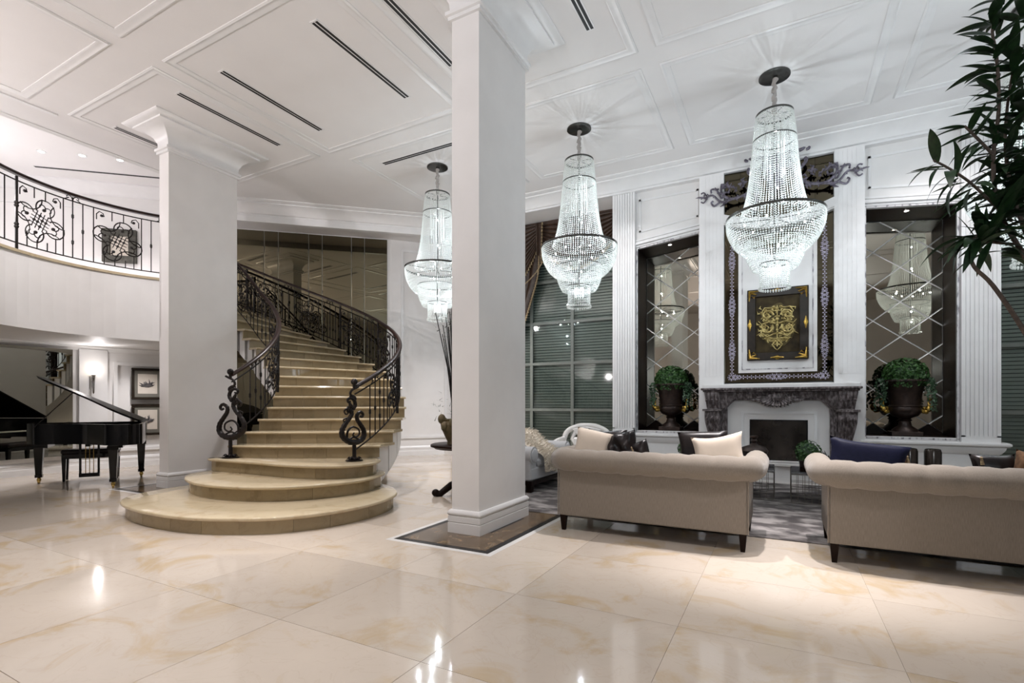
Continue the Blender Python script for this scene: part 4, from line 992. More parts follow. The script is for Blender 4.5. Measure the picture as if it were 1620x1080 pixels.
# ------------------------------------------------------------------ mantel
mt_ = thing('fireplace_mantel', 'carved greyish wooden mantel with scrolled legs and shell cartouche', 'mantel', (CX, 9.4, 0))
HWm = 1.12; yF = 9.5
m = MB(); m.sweep([(0, 0), (.27, 0), (.29, .015), (.29, .035), (.24, .045), (.20, .06), (0, .06)][::-1], [(CX - HWm + .20, yF + .02, 1.47), (CX - HWm + .20, yF - .001, 1.47), (CX + HWm - .20, yF - .001, 1.47), (CX + HWm - .20, yF + .02, 1.47)][0:4])
mm_ = MB().box(CX - HWm - .03, CX + HWm + .03, 9.17, yF, 1.505, 1.54).box(CX - HWm, CX + HWm, 9.20, yF, 1.475, 1.505)
mm_.build('shelf', 'mantel', mt_, bevel=.008)
MB().box(CX - HWm - .02, CX + HWm + .02, 9.30, yF, 1.54, 1.60).build('white_ledge', 'trim', mt_, bevel=.006)
def leg(sx):
    # S-profiled console: profile in (depth, z), extruded over its width, front carved with reeds
    pr = [(.0, 0), (.17, 0), (.17, .12), (.14, .16), (.12, .28), (.13, .48), (.17, .72), (.215, .92), (.235, 1.08), (.225, 1.14), (.25, 1.16), (.25, 1.19), (.215, 1.20), (.235, 1.28), (.27, 1.38), (.285, 1.45), (.28, 1.48), (0, 1.48)]
    x0 = CX + sx * (HWm - .27); x1 = CX + sx * (HWm - .02)
    def wd(z): return .0 + .045 * (1 - min(1, abs(z - 1.08) / .9)) if z < 1.15 else .05
    P = catmull([Vector(p) for p in pr[1:-1]], 3); m = MB(); n = 14
    def f(u, v):
        i = min(len(P) - 1, int(round(v * (len(P) - 1)))); d, z = P[i]
        w0, w1 = (min(x0, x1), max(x0, x1)); e = wd(z)
        t_ = max(0, min(1, (1.06 - z) / .5)); t_ = t_ * t_ * (3 - 2 * t_); f_ = max(0, min(1, (.30 - z) / .3))
        e = .075 * t_ - .05 * f_ if z < 1.15 else .035 * max(0, (1.46 - z) / .26)
        if sx < 0: w0 += e
        else: w1 -= e
        x = w0 + (w1 - w0) * u; reed = .012 * abs(sin(u * pi * 5)) if (.25 < z < 1.1 or 1.22 < z < 1.44) else 0
        edge = .02 * (abs(2 * u - 1) ** 8)
        return (x, yF - d - reed + edge, z)
    m.grid(f, 30, len(P) - 1)
    W0, W1 = min(x0, x1), max(x0, x1)
    for u_ in (0, 1):
        q_ = [f(u_, i / (len(P) - 1)) for i in range(len(P))]
        m.add(q_ + [(p[0], yF, p[2]) for p in q_], [(i, i + 1, len(P) + i + 1, len(P) + i) for i in range(len(P) - 1)])
    m.box(W0 - .03, W1 + .03, yF - .27, yF, 1.15, 1.185)
    o = m.build('console_leg', 'mantel', mt_, True)
    inner = MB(); a, b = (W1, W1 + .10) if sx < 0 else (W0 - .10, W0); inner.box(a, b, yF - .10, yF, 0, 1.30); inner.build('inner_jamb', 'mantel', mt_, bevel=.006)
    # acanthus tongues at the top and foot
    xc = (W0 + W1) / 2
    for z, hh in ((1.33, .12), (1.02, .10), (.14, .10)):
        lf = MB()
        for k in (-1, 0, 1):
            lf.tube([(xc + k * .07, yF - .21 if z > .5 else yF - .16, z + hh * .5), (xc + k * .085, (yF - .29 if z > .5 else yF - .19), z), (xc + k * .075, (yF - .26 if z > .5 else yF - .17), z - hh * .6)], [.012, .022, .006], 6)
        lf.ball((xc, yF - .20 if z > .5 else yF - .16, z), .075, 8, 6, sx=1.3, sy=.5, sz=.5); lf.build('acanthus_carving', 'mantel', mt_, True)
for sx in (-1, 1): leg(sx)
# frieze with arched lower edge
fx = CX - HWm + .27; n = 24; m = MB()
def archz(x):
    u = abs(x - CX) / (HWm - .36); return 1.30 + (.03 * cos(u * pi)) * -1 - (.16 * max(0, u - .84) / .16 if u > .84 else 0) if False else 1.315 - .05 * max(0, 1 - u * 2.2) - .0
xs = [CX - HWm + .27 + (2 * HWm - .54) * i / n for i in range(n + 1)]
def az(x):
    e = (HWm - .37) - abs(x - CX)
    return (1.335 if e > .14 else 1.335 - .16 * (1 - max(0, e) / .14) ** 2) - .035 * max(0, 1 - abs(x - CX) / .35)
for y0, y1, dz in ((9.36, 9.5, 0), (9.33, 9.36, .03), (9.31, 9.37, .105)):
    for a, b in zip(xs, xs[1:]): m.xz([(a, az(a) + dz), (b, az(b) + dz), (b, 1.48), (a, 1.48)], y0, y1)
m.build('frieze', 'mantel', mt_)
# shell cartouche
m = MB()
m.ball((CX, 9.30, 1.39), .12, 16, 10, sx=1.35, sy=.45, sz=.75)
for k in range(15):
    a = pi * (k + .5) / 15 + pi; r = .20
    m.tube([(CX + .13 * cos(a), 9.27, 1.39 + .08 * sin(a)), (CX + r * 1.25 * cos(a), 9.25, 1.39 + r * .72 * sin(a)), (CX + r * 1.45 * cos(a), 9.28, 1.39 + r * .86 * sin(a))], [.012, .024, .008], 6)
for sx in (-1, 1):
    sp = spiral((sx * .26, 0), .085, .015, 0 if sx < 0 else pi, (2.6 * pi) if sx < 0 else pi - 2.6 * pi, 22); m.tube([(CX + x, 9.28, 1.43 + z) for x, z in sp], [.022 - .0006 * i for i in range(len(sp))], 6)
    for k in range(4): m.tube([(CX + sx * (.16 + k * .04), 9.27, 1.36 - .01 * k), (CX + sx * (.24 + k * .035), 9.255, 1.33), (CX + sx * (.30 + k * .03), 9.29, 1.36)], [.008, .02, .006], 6)
for k in range(24):
    a = 2 * pi * k / 24; m.ball((CX + .145 * cos(a), 9.265, 1.40 + .075 * sin(a)), .014, 6, 4)
m.build('cartouche', 'mantel', mt_, True)

# ------------------------------------------------------------------ carved crest over the mirror
cr = thing('carved_crest', 'silvery carved scroll crest spread across the top of the chimney breast', 'ornament', (CX, 9.38, 4.9))
def crest(sx):
    m = MB(); y = 9.37
    def T(p): return [(CX + sx * u, y - .03 * (i % 2) * 0, 4.86 + v) for i, (u, v) in enumerate(p)]
    def tb(p, r, sm=5):
        q = [tuple(k) for k in catmull([Vector(k) for k in p], sm)]; rr = r if not isinstance(r, tuple) else [r[0] + (r[1] - r[0]) * i / (len(q) - 1) for i in range(len(q))]
        m.tube(T(q), rr, 6)
    tb([(.0, .42), (.18, .50), (.34, .50), (.44, .56), (.46, .50), (.42, .49)], (.035, .02))
    tb([(.40, .36), (.42, .30), (.33, .18), (.34, .05), (.46, -.06), (.66, -.10), (.80, -.02), (.84, .10), (.76, .16), (.70, .10)], (.03, .018))
    tb([(.36, -.36), (.30, -.2), (.32, -.06), (.44, .04)], (.03, .018)); tb([(.22, .34), (.30, .12), (.28, -.1)], .035)
    tb([(.66, -.10), (.84, -.12), (.98, .02), (1.10, .0), (1.22, .03)], (.022, .010))
    tb([(.84, -.06), (.92, .10), (1.0, .12), (1.0, .06)], .016); tb([(.84, -.10), (.95, -.17), (1.0, -.11), (.97, -.08)], .016)
    tb([(1.06, .0), (1.12, .09), (1.17, .08)], .012); tb([(1.06, .0), (1.12, -.08), (1.17, -.06)], .012)
    tb([(1.18, .02), (1.26, .025)], (.016, .003))
    random.seed(5)
    for k in range(34):
        u, v = U(.42, .88), U(-.16, .16); a = U(0, 2 * pi); l = U(.05, .10)
        m.tube(T([(u, v), (u + l * .6 * cos(a), v + l * .6 * sin(a)), (u + l * cos(a + .7), v + l * sin(a + .7))]), [.014, .022, .005], 5)
    for k in range(10):
        u = U(.85, 1.2); v = U(-.03, .05); a = U(0, 6.28); m.tube(T([(u, v), (u + .03 * cos(a), v + .03 * sin(a)), (u + .045 * cos(a + .9), v + .045 * sin(a + .9))]), [.010, .013, .004], 5)
    return m
crest(1).build('right_wing', 'crest', cr, True); crest(-1).build('left_wing', 'crest', cr, True)
m = MB(); m.ball((CX, 9.37, 5.05), .16, 14, 8, sx=.9, sy=.35, sz=1.5)
for k in range(14):
    a = pi * k / 13; m.tube([(CX + .1 * cos(a), 9.36, 5.12 + .1 * sin(a)), (CX + .22 * cos(a), 9.34, 5.14 + .22 * sin(a)), (CX + .27 * cos(a), 9.36, 5.12 + .25 * sin(a))], [.02, .03, .01], 6)
m.build('shell', 'crest', cr, True)

# ------------------------------------------------------------------ gold picture
def gilt(t, pt, L, H, o):
    m = MB(); c = Vector((L / 2, H / 2 - .02)); random.seed(3)
    def tb(p, r, sides=6): m.tube([pt(c.x + u, c.y + v, o + .012) for u, v in [(1.22 * a_, 1.18 * b_) for a_, b_ in p]], (r * 1.25 if not isinstance(r, list) else [q_ * 1.25 for q_ in r]), sides)
    for sx in (-1, 1):
        tb([(sx * x, y) for x, y in spiral((.12, .14), .075, .012, pi, -1.6 * pi, 18)], [.016 - .0005 * i for i in range(19)])
        tb([(sx * x, y) for x, y in spiral((.13, -.04), .08, .012, .8 * pi, 3.4 * pi, 18)], [.018 - .0006 * i for i in range(19)])
        tb([(sx * .02, .02), (sx * .10, .05), (sx * .19, .02), (sx * .23, .07)], [.016, .014, .011, .005])
        tb([(sx * .02, .26), (sx * .08, .24), (sx * .15, .25), (sx * .19, .19), (sx * .17, .15)], [.012, .014, .012, .010, .005])
        tb([(sx * .03, -.12), (sx * .12, -.16), (sx * .20, -.10), (sx * .25, -.13)], [.014, .016, .011, .004])
        for k in range(6): tb([(sx * (.03 + .035 * k), -.18), (sx * (.03 + .035 * k), -.25 + .014 * k)], [.011, .004])
        tb([(sx * .01, -.22), (sx * .06, -.27), (sx * .03, -.32), (0, -.35)], [.014, .012, .008, .004])
        for k in range(34):
            u, v = U(.01, .22), U(-.2, .24); a = U(0, 6.28); tb([(sx * u, v), (sx * (u + .03 * cos(a)), v + .03 * sin(a)), (sx * (u + .05 * cos(a + .8)), v + .05 * sin(a + .8))], [.008, .013, .003], 5)
    tb([(-.14, -.17), (-.06, -.19), (.06, -.19), (.14, -.17)], [.006, .014, .014, .006]); tb([(0, -.30), (0, .28)], [.009, .007])
    for k in range(18):
        a = 2 * pi * k / 18; cu_, cv_ = .165 * cos(a), .235 * sin(a) + .0; tb([(x, y) for x, y in spiral((cu_, cv_), .042, .008, a, a + (2.6 * pi if k % 2 else -2.6 * pi), 14)], [.010 - .0003 * i for i in range(15)], 5)
    for k in range(12):
        a = 2 * pi * k / 12 + .26; q = pt(c.x + .10 * cos(a), c.y + .15 * sin(a), o + .012); m.ball(q, .016, 7, 5, sy=.6)
    for v, r in ((.10, .03), (.0, .026), (.27, .022), (-.08, .02)): q = pt(c.x, c.y + v, o + .015); m.ball(q, r, 10, 6, sy=.5)
    m.build('gilt_relief', 'relief', t, True)
    w_ = [pt(c.x + .27 * cos(k * pi / 16) * (1 + .05 * sin(k * 2.1)), c.y + .36 * sin(k * pi / 16) * (1 + .05 * cos(k * 1.7)), o - .001) for k in range(32)]
    MB().ext(w_, (0, -.002, 0)).build('gilt_wash', 'wash', t)
    m = MB()
    for u, v in ((.04, .04), (L - .04, .04), (.04, H - .04), (L - .04, H - .04)):
        su, sv = (1 if u < L / 2 else -1), (1 if v < H / 2 else -1)
        m.tube([pt(u + su * .15, v - sv * .01, .058), pt(u, v, .066), pt(u - su * .01, v + sv * .15, .058)], [.008, .03, .008], 6)
        m.tube([pt(u + su * .02, v + sv * .02, .06), pt(u + su * .10, v + sv * .05, .062), pt(u + su * .06, v + sv * .10, .06), pt(u + su * .03, v + sv * .06, .06)], [.02, .016, .016, .006], 6)
    for u, v in ((L / 2, .04), (L / 2, H - .04), (.04, H / 2), (L - .04, H / 2)):
        hz = abs(u - L / 2) < .01
        m.tube([pt(u - (.10 if hz else 0), v - (0 if hz else .10), .055), pt(u, v, .068), pt(u + (.10 if hz else 0), v + (0 if hz else .10), .055)], [.006, .028, .006], 6)
        m.ball(pt(u, v, .065), .035, 8, 6, sy=.6)
    m.build('gilt_corner', 'gold', t, True)
picture('dark framed picture with gilt corners and gold scroll relief above the mantel', (-.525, 9.49), (.375, 9.49), 2.0, 3.19, .13, 'dframe', 'canvas', .06, None, .0, gilt, name='framed_picture')

# ------------------------------------------------------------------ rug, sofas
rg = MB(); rg.box(-3.42, 3.6, 5.37, 9.15, .0, .008)
tag(rg.build('rug', 'rug'), 'large grey distressed rug under the sofas and coffee tables', 'rug')
def mk_sofa():
    t = thing('sofa', 'x', 'sofa', (0, 0, 0), None)
    B = lambda m, n_, mt='sofa', sm=False, **k: m.build(n_, mt, t, sm, rel=False, **k)
    HWs = .87
    B(MB().box(-HWs, HWs, .0, .10, .155, .70), 'back_panel', bevel=.012)
    B(MB().box(-HWs, HWs, .09, .90, .155, .36), 'base', bevel=.02)
    for s in (-1, 1): B(MB().box(s * HWs - .10 if s > 0 else -HWs, HWs if s > 0 else -HWs + .10, .09, .88, .155, .68), 'arm', bevel=.02)
    for i in range(2): B(MB().box(-.76 + i * .765, -.005 + i * .765, .20, .93, .36, .50), 'seat_cushion', bevel=.045)
    B(MB().grid(lambda u, v: (-.77 + 1.54 * u, .10 + .10 * (1 - v) + .025 * abs(sin(u * 9 * pi)) * sin(v * pi), .48 + .2 * v), 45, 8), 'tufted_back', sm=True)
    path = [(-.905, .90, .70), (-.905, .5, .705), (-.905, .22, .71), (-.88, .085, .712), (-.80, .015, .715), (-.6, .0, .715), (.6, .0, .715), (.80, .015, .715), (.88, .085, .712), (.905, .22, .71), (.905, .5, .705), (.905, .90, .70)]
    P = [Vector(p) for p in catmull([Vector(q) for q in path], 1)]
    R_ = []
    pts = []
    for a, b in zip(P, P[1:]):
        L = (b - a).length; k = max(2, int(L / .035)); pts += [a.lerp(b, i / k) for i in range(k)]
    pts.append(P[-1]); s = 0
    for i, p in enumerate(pts):
        if i: s += (p - pts[i - 1]).length
        tuft = abs(((s / .21) % 1) - .5) * 2
        R_.append(.113 - .012 * max(0, tuft - .55) / .45 - (.012 if i in (0, len(pts) - 1) else 0))
    roll = MB(); roll.tube(pts, R_, 18)
    B(roll, 'rolled_top', sm='all')
    for x in (-.905, .905): B(MB().lathe([(0, .014), (.05, .012), (.088, .006), (.10, 0), (0, 0)], (0, 0, 0), 18), 'arm_facing') .matrix_basis = Matrix.Translation((x, .895, .70)) @ Matrix.Rotation(-pi / 2, 4, 'X')
    for x in (-.875, .875): B(MB().tube([(x, -.002, .16), (x, -.002, .62)], .006, 6), 'piping')
    B(MB().tube([(-.87, -.003, .615), (.87, -.003, .615)], .006, 6), 'piping')
    for x in (-.83, .83):
        for y in (.045, .84): B(MB().taper(x - .032, x + .032, y - .032, y + .032, 0, .16, .55), 'leg', 'dkwood')
    return t
so = mk_sofa(); so.location = (-1.13, 4.75, 0); so['label'] = 'oatmeal rolled-back sofa seen from behind, beside the front column'
so2 = dup(so, (1.20, 4.79, 0), None, 'oatmeal rolled-back sofa seen from behind, cut by the right edge of the frame')

def pillow(name, label, mt, c, w, h, th, rot, cat='cushion', group=None, tassel=None, bumpy=0):
    m = MB(); N = 14; sd_ = U(0, 9)
    for s in (-1, 1):
        def f(u, v, s=s):
            a, b = 2 * u - 1, 2 * v - 1
            x = w / 2 * a * (1 - .11 * (1 - b * b) * abs(a) ** 3); z = h / 2 * b * (1 - .11 * (1 - a * a) * abs(b) ** 3)
            e = (max(0, 1 - a ** 4) * max(0, 1 - b ** 4)) ** .5
            y = s * th / 2 * e * (1 + bumpy * sin(7 * a + sd_) * sin(5 * b + sd_ * 2)); 
            z += .03 * h * sin(a * 2.2 + sd_) * (b > 0) * b
            return (x, y, z)
        m.grid(f, N, N)
    o = m.build(name, mt, None, 'all', rel=False)
    o.location = c; o.rotation_euler = rot; tag(o, label, cat, group)
    if tassel:
        k = MB(); 
        for x, z in tassel: k.lathe([(.003, .03), (.011, .018), (.008, .012), (.014, -.035), (0, -.035)], (x, -th / 2 - .008, z), 8)
        k.build('tassel', 'fringe', o, True, rel=False)
    return o
pillow('cushion', 'pale cream square cushion standing at the left end of the near-left sofa', 'cream', (-1.78, 5.13, .80), .40, .42, .15, (radians(-14), radians(10), radians(8)))
pillow('cushion', 'dark brown cushion edge peeping from behind the pale cream cushion', 'satin', (-1.66, 5.22, .80), .42, .42, .13, (radians(-10), radians(4), radians(4)))
pillow('cushion', 'crumpled black satin cushion right of the pale cream one on the left sofa', 'satin', (-1.46, 5.16, .78), .36, .42, .16, (radians(-12), radians(-16), radians(-6)), bumpy=.5)
pillow('cushion', 'low black cushion with small gold tassel on the left sofa', 'satin', (-1.27, 5.14, .72), .26, .36, .13, (radians(-10), radians(-24), radians(-10)), bumpy=.3, tassel=[(-.02, .10)])
pillow('cushion', 'black cushion behind the wide cream one at the right end of the left sofa', 'satin', (-.68, 5.22, .80), .46, .44, .13, (radians(-12), radians(-4), radians(4)))
pillow('cushion', 'wide cream lumbar cushion leaning at the right end of the left sofa', 'cream', (-.53, 5.10, .82), .46, .34, .15, (radians(-14), radians(-8), radians(4)))
pillow('cushion', 'long navy cushion lying along the back of the right sofa', 'navy', (.62, 5.13, .80), .58, .34, .15, (radians(-12), radians(10), radians(4)))
pillow('cushion', 'small brown fur cushion tucked beside the navy one', 'bfur', (.84, 5.22, .74), .12, .32, .13, (radians(-10), radians(6), 0), bumpy=.3)
pillow('cushion', 'dark cushion with gold tassel beside the smoked glass cylinders on the right sofa', 'satin', (.905, 5.27, .69), .09, .28, .12, (radians(-10), radians(-6), 0), tassel=[(.02, .12)])
pillow('cushion', 'black tasselled cushion left of the fur one at the right edge', 'satin', (1.44, 5.18, .74), .27, .31, .13, (radians(-10), radians(-5), 0), tassel=[(-.08, .10)])
pillow('cushion', 'brown fur cushion at the right edge of the frame', 'bfur', (1.65, 5.12, .76), .28, .32, .14, (radians(-10), radians(14), 0), bumpy=.3)

# ------------------------------------------------------------------ tables and things between the sofas and the fire
def wire_table(label, x0, x1, y0, y1, h):
    t = thing('wire_coffee_table', label, 'table', ((x0 + x1) / 2, (y0 + y1) / 2, .014), 'wire coffee tables'); del t['group']
    MB().box(x0, x1, y0, y1, h - .022, h).build('stone_top', 'stonetop', t, bevel=.004)
    for s in ((x0, y0, x1, y0), (x1, y0, x1, y1), (x1, y1, x0, y1), (x0, y1, x0, y0)):
        m = MB(); a, b = Vector(s[:2]), Vector(s[2:]); n = int((b - a).length / .075)
        for i in range(n + 1): p = a.lerp(b, i / n); m.tube([(p.x, p.y, .014), (p.x, p.y, h - .02)], .0032, 4)
        for k in range(5): z = .02 + (h - .045) * k / 4; m.tube([(a.x, a.y, z), (b.x, b.y, z)], .0032, 4)
        m.build('wire_side', 'wire', t, fix=False)
    return t
wire_table('wire-sided coffee table with stone top, left of the gap between the sofas', -.75, -.10, 7.45, 8.25, .40)
wire_table('wire-sided coffee table with stone top, just left of the near-right sofa arm', .10, .78, 7.35, 8.15, .40)
tr = thing('tray', 'low dark tray on the right wire coffee table', 'tray', (.42, 7.6, .40)); MB().box(.20, .66, 7.50, 7.75, .40, .415).build('tray_base', 'dkwood', tr)
m = MB()
for b in ((.20, .66, 7.50, 7.515), (.20, .66, 7.735, 7.75), (.20, .215, 7.515, 7.735), (.645, .66, 7.515, 7.735)): m.box(*b, .415, .46)
m.build('tray_rim', 'dkwood', tr)

def leafball(c, r, n, s, mt='box', sz=1, name='foliage', parent=None, thick=.28, fn=None):
    m = MB()
    for i in range(n):
        u = U(-1, 1); a = U(0, 2 * pi); q = sqrt(1 - u * u); d = Vector((q * cos(a), q * sin(a), u)); rr = r * (1 - thick * R() ** 2)
        p = Vector((c[0] + d.x * rr, c[1] + d.y * rr, c[2] + d.z * rr * sz))
        nrm = (d + Vector((U(-.7, .7), U(-.7, .7), U(-.5, .9)))).normalized(); t = nrm.cross(Vector((U(-1, 1), U(-1, 1), U(-1, 1)))).normalized(); b = nrm.cross(t); l = s * U(.7, 1.3)
        m.add([p - t * l * .5, p + b * l * .32 + nrm * l * .08, p + t * l * .5, p - b * l * .32 + nrm * l * .08], [(0, 1, 2, 3)])
    return stuff(m.build(name, mt, parent, fix=False))
def topiary(label, x, y, z0, r, pot=True):
    t = thing('topiary_ball', label, 'plant', (x, y, z0))
    MB().lathe([(0, 0), (r * .6, 0), (r * .75, r * .8), (r * .7, r * .8), (0, r * .75)], (x, y, z0), 14).build('pot', 'satin', t, True)
    MB().ball((x, y, z0 + r * 1.55), r * .8, 12, 8).build('leaf_core', 'ivy', t, True)
    leafball((x, y, z0 + r * 1.55), r, 420, r * .28, parent=t, thick=.12)
    return t
topiary('small green topiary ball behind the back of the left sofa', -1.04, 6.4, .6, .085)
topiary('small green topiary ball just left of the near-right sofa arm', .30, 7.62, .415, .15)
st_ = thing('side_table', 'slim dark side table behind the left sofa cushions', 'table', (-1.0, 6.4, .014))
MB().lathe([(0, .57), (.22, .57), (.22, .586), (0, .586)], (-1.0, 6.4, .014), 20).build('table_top', 'dkwood', st_, True); MB().lathe([(0, 0), (.15, 0), (.15, .02), (.025, .04), (.025, .57), (0, .57)], (-1.0, 6.4, 0.014), 16).build('pedestal', 'dkwood', st_, True)
bw = thing('lantern', 'small dark bronze lantern with gold band behind the left sofa', 'lantern', (-.88, 6.38, .6)); MB().lathe([(0, 0), (.06, 0), (.065, .10), (.04, .13), (.012, .15), (0, .16)], (-.88, 6.38, .6), 14).build('body', 'urn', bw, True); MB().lathe([(.062, .045), (.067, .05), (.067, .065), (.063, .07)], (-.88, 6.38, .6), 14).build('band', 'gold', bw, True)
ur = thing('lidded_bowl', 'dark lidded bowl on the left wire coffee table before the firebox', 'bowl', (-.35, 7.85, .40))
MB().lathe([(0, 0), (.07, 0), (.05, .04), (.10, .10), (.17, .19), (.18, .22), (0, .22)], (-.35, 7.85, .40), 22).build('bowl_body', 'urn', ur, True)
MB().lathe([(.185, .22), (.15, .27), (.06, .30), (.03, .33), (.045, .36), (.03, .385), (.055, .41), (.05, .43), (0, .43)], (-.35, 7.85, .40), 22).build('lid', 'urn', ur, True)
sr = thing('star_ornament', 'dark angular star ornament beside the topiary ball', 'ornament', (.52, 7.85, .40)); m = MB()
for k in range(8):
    d = Vector((cos(k * 2.4) * (.6 + .3 * (k % 2)), .5 * sin(k * 2.4), sin(k * 1.1 + .6))).normalized(); c = Vector((.52, 7.85, .53)); s_2 = d.cross(Vector((.3, 1, .2))).normalized() * .03; s_3 = d.cross(s_2).normalized() * .03
    m.add([c - s_2, c + s_3, c + s_2, c - s_3, c + d * .15], [(0, 1, 4), (1, 2, 4), (2, 3, 4), (3, 0, 4), (0, 3, 2, 1)])
m.build('star', 'black', sr); MB().lathe([(0, 0), (.04, 0), (.012, .02), (.012, .12), (0, .12)], (.52, 7.85, .40), 10).build('stand', 'black', sr, True)
for i, x in enumerate((1.52, 1.77)):
    t = thing('ribbed_cylinder', 'left of two smoked ribbed glass cylinders below the right urn' if i == 0 else 'right of two smoked ribbed glass cylinders below the right urn', 'vase', (x, 8.6, .014))
    MB().lathe([(0, 0), (.085, 0), (.092, .02), (.092, .62), (.082, .655), (.07, .66), (.07, .60), (0, .59)], (x, 8.6, .014), 40, wob=lambda a, z: 1 + .022 * (1 if int(a / (2 * pi) * 40 + .5) % 2 else -1)).build('ribbed_body', 'drum', t, True)
    MB().lathe([(.088, .0), (.096, .0), (.096, .015), (.088, .015)], (x, 8.6, .014), 30).build('base_ring', 'brass', t, True)

# ------------------------------------------------------------------ white seats at the left of the rug
def mk_chair():
    t = thing('armchair', 'pale grey roll-arm settee with a fur throw, just right of the front column', 'sofa', (-3.6, 7.2, .014))
    z = .014
    MB().box(-4.15, -3.13, 6.45, 7.95, z + .10, z + .16).build('plinth', 'dkwood', t)
    for x in (-4.08, -3.18):
        for y in (6.5, 7.9): MB().taper(x - .045, x + .045, y - .045, y + .045, z, z + .11, .8).build('foot', 'dkwood', t)
    MB().box(-4.12, -3.15, 6.48, 7.93, z + .16, z + .34).build('seat_base', 'chair', t, bevel=.02)
    for i in range(2): MB().box(-3.95, -3.12, 6.70 + i * .52, 7.20 + i * .52, z + .34, z + .47).build('seat_cushion', 'chair', t, bevel=.04)
    for y in (6.46, 7.73):
        a = MB().box(-4.12, -3.16, y, y + .22, z + .16, z + .50).build('arm', 'chair', t, bevel=.02)
        MB().tube([(-4.12, y + .10, z + .52), (-3.14, y + .10, z + .52)], .125, 18).build('arm_roll', 'chair', a, True)
        MB().ball((-3.135, y + .10, z + .52), .10, 14, 8, sx=.25).build('arm_rosette', 'chair', a, True)
    MB().box(-4.2, -3.98, 6.48, 7.93, z + .16, z + .82).build('backrest', 'chair', t, bevel=.05)
    return t
mk_chair()
def throw():
    f0 = lambda u, v: None
    path = catmull([Vector(p) for p in ((-4.0, 6.95, .86), (-3.8, 7.0, .82), (-3.55, 7.05, .78), (-3.34, 7.05, .64), (-3.12, 7.05, .52), (-3.055, 7.05, .42), (-3.04, 7.05, .25))], 5)
    m = MB(); n = len(path) - 1
    def f(u, v):
        p = path[min(n, int(round(u * n)))]; w = .42 * (1 + .18 * sin(u * 7)) * (1 - .35 * u ** 3)
        return (p.x + .012 * sin(9 * v + 5 * u), p.y + (v - .5) * 2 * w, p.z + .02 + .02 * sin(8 * v))
    base_ = m.grid(f, n, 10).build('fur_throw', 'fur', None, True, rel=False)
    k = MB()
    for i in range(2600):
        u, v = R(), R(); p = Vector(f(u, v)); d = Vector((U(-.3, .8), U(-1, 1) * .7, U(.2, .9))).normalized() * U(.03, .075); s = d.cross(Vector((U(-1, 1), U(-1, 1), U(-1, 1)))).normalized() * .006
        k.add([p - s, p + s, p + d * .6 + Vector((0, 0, .004)), p + d - Vector((0, 0, .012))], [(0, 1, 2), (1, 3, 2), (0, 2, 3)])
    stuff(k.build('fur_pile', 'fur', base_, fix=False, rel=False))
    tag(base_, 'shaggy cream fur throw draped over the pale grey settee', 'throw')
throw()
wc = thing('pierced_armchair', 'low white armchair with pierced arched back under the window', 'chair', (-3.25, 8.6, .014))
MB().box(-3.65, -2.85, 8.35, 9.05, .17, .42).build('seat', 'wleather', wc, bevel=.06)
m = MB()
def bk(u): return catmull([Vector(p) for p in ((-3.72, 9.0, .40), (-3.66, 9.08, .72), (-3.45, 9.12, .84), (-3.25, 9.13, .86), (-3.05, 9.12, .84), (-2.84, 9.08, .72), (-2.78, 9.0, .40))], 6)
m.tube([tuple(p) for p in bk(0)], .05, 10); m.build('back_rim', 'wleather', wc, True)
m = MB()
for x in (-3.55, -2.95): m.tube([(x * .5 - 1.625, 9.06, .42), (x, 9.10, .60), (x + (.1 if x < -3.2 else -.1), 9.11, .82)], .04, 8)
m.build('back_strap', 'wleather', wc, True)
MB().box(-3.52, -2.98, 9.04, 9.12, .40, .64).build('back_pad', 'wleather', wc, bevel=.03)
MB().xz([(-3.42, .66), (-3.08, .66), (-2.95, .80), (-3.25, .845), (-3.55, .80)], 9.06, 9.11).build('back_splat', 'wleather', wc, bevel=.012)
for x in (-3.68, -2.82):
    MB().tube([(x, 8.98, .62), (x, 8.7, .60), (x, 8.42, .55), (x, 8.38, .40)], .04, 8).build('arm', 'wleather', wc, True)
for x in (-3.6, -2.9):
    for y in (8.4, 9.0): MB().taper(x - .03, x + .03, y - .03, y + .03, .014, .18, .6).build('leg', 'wleather', wc)

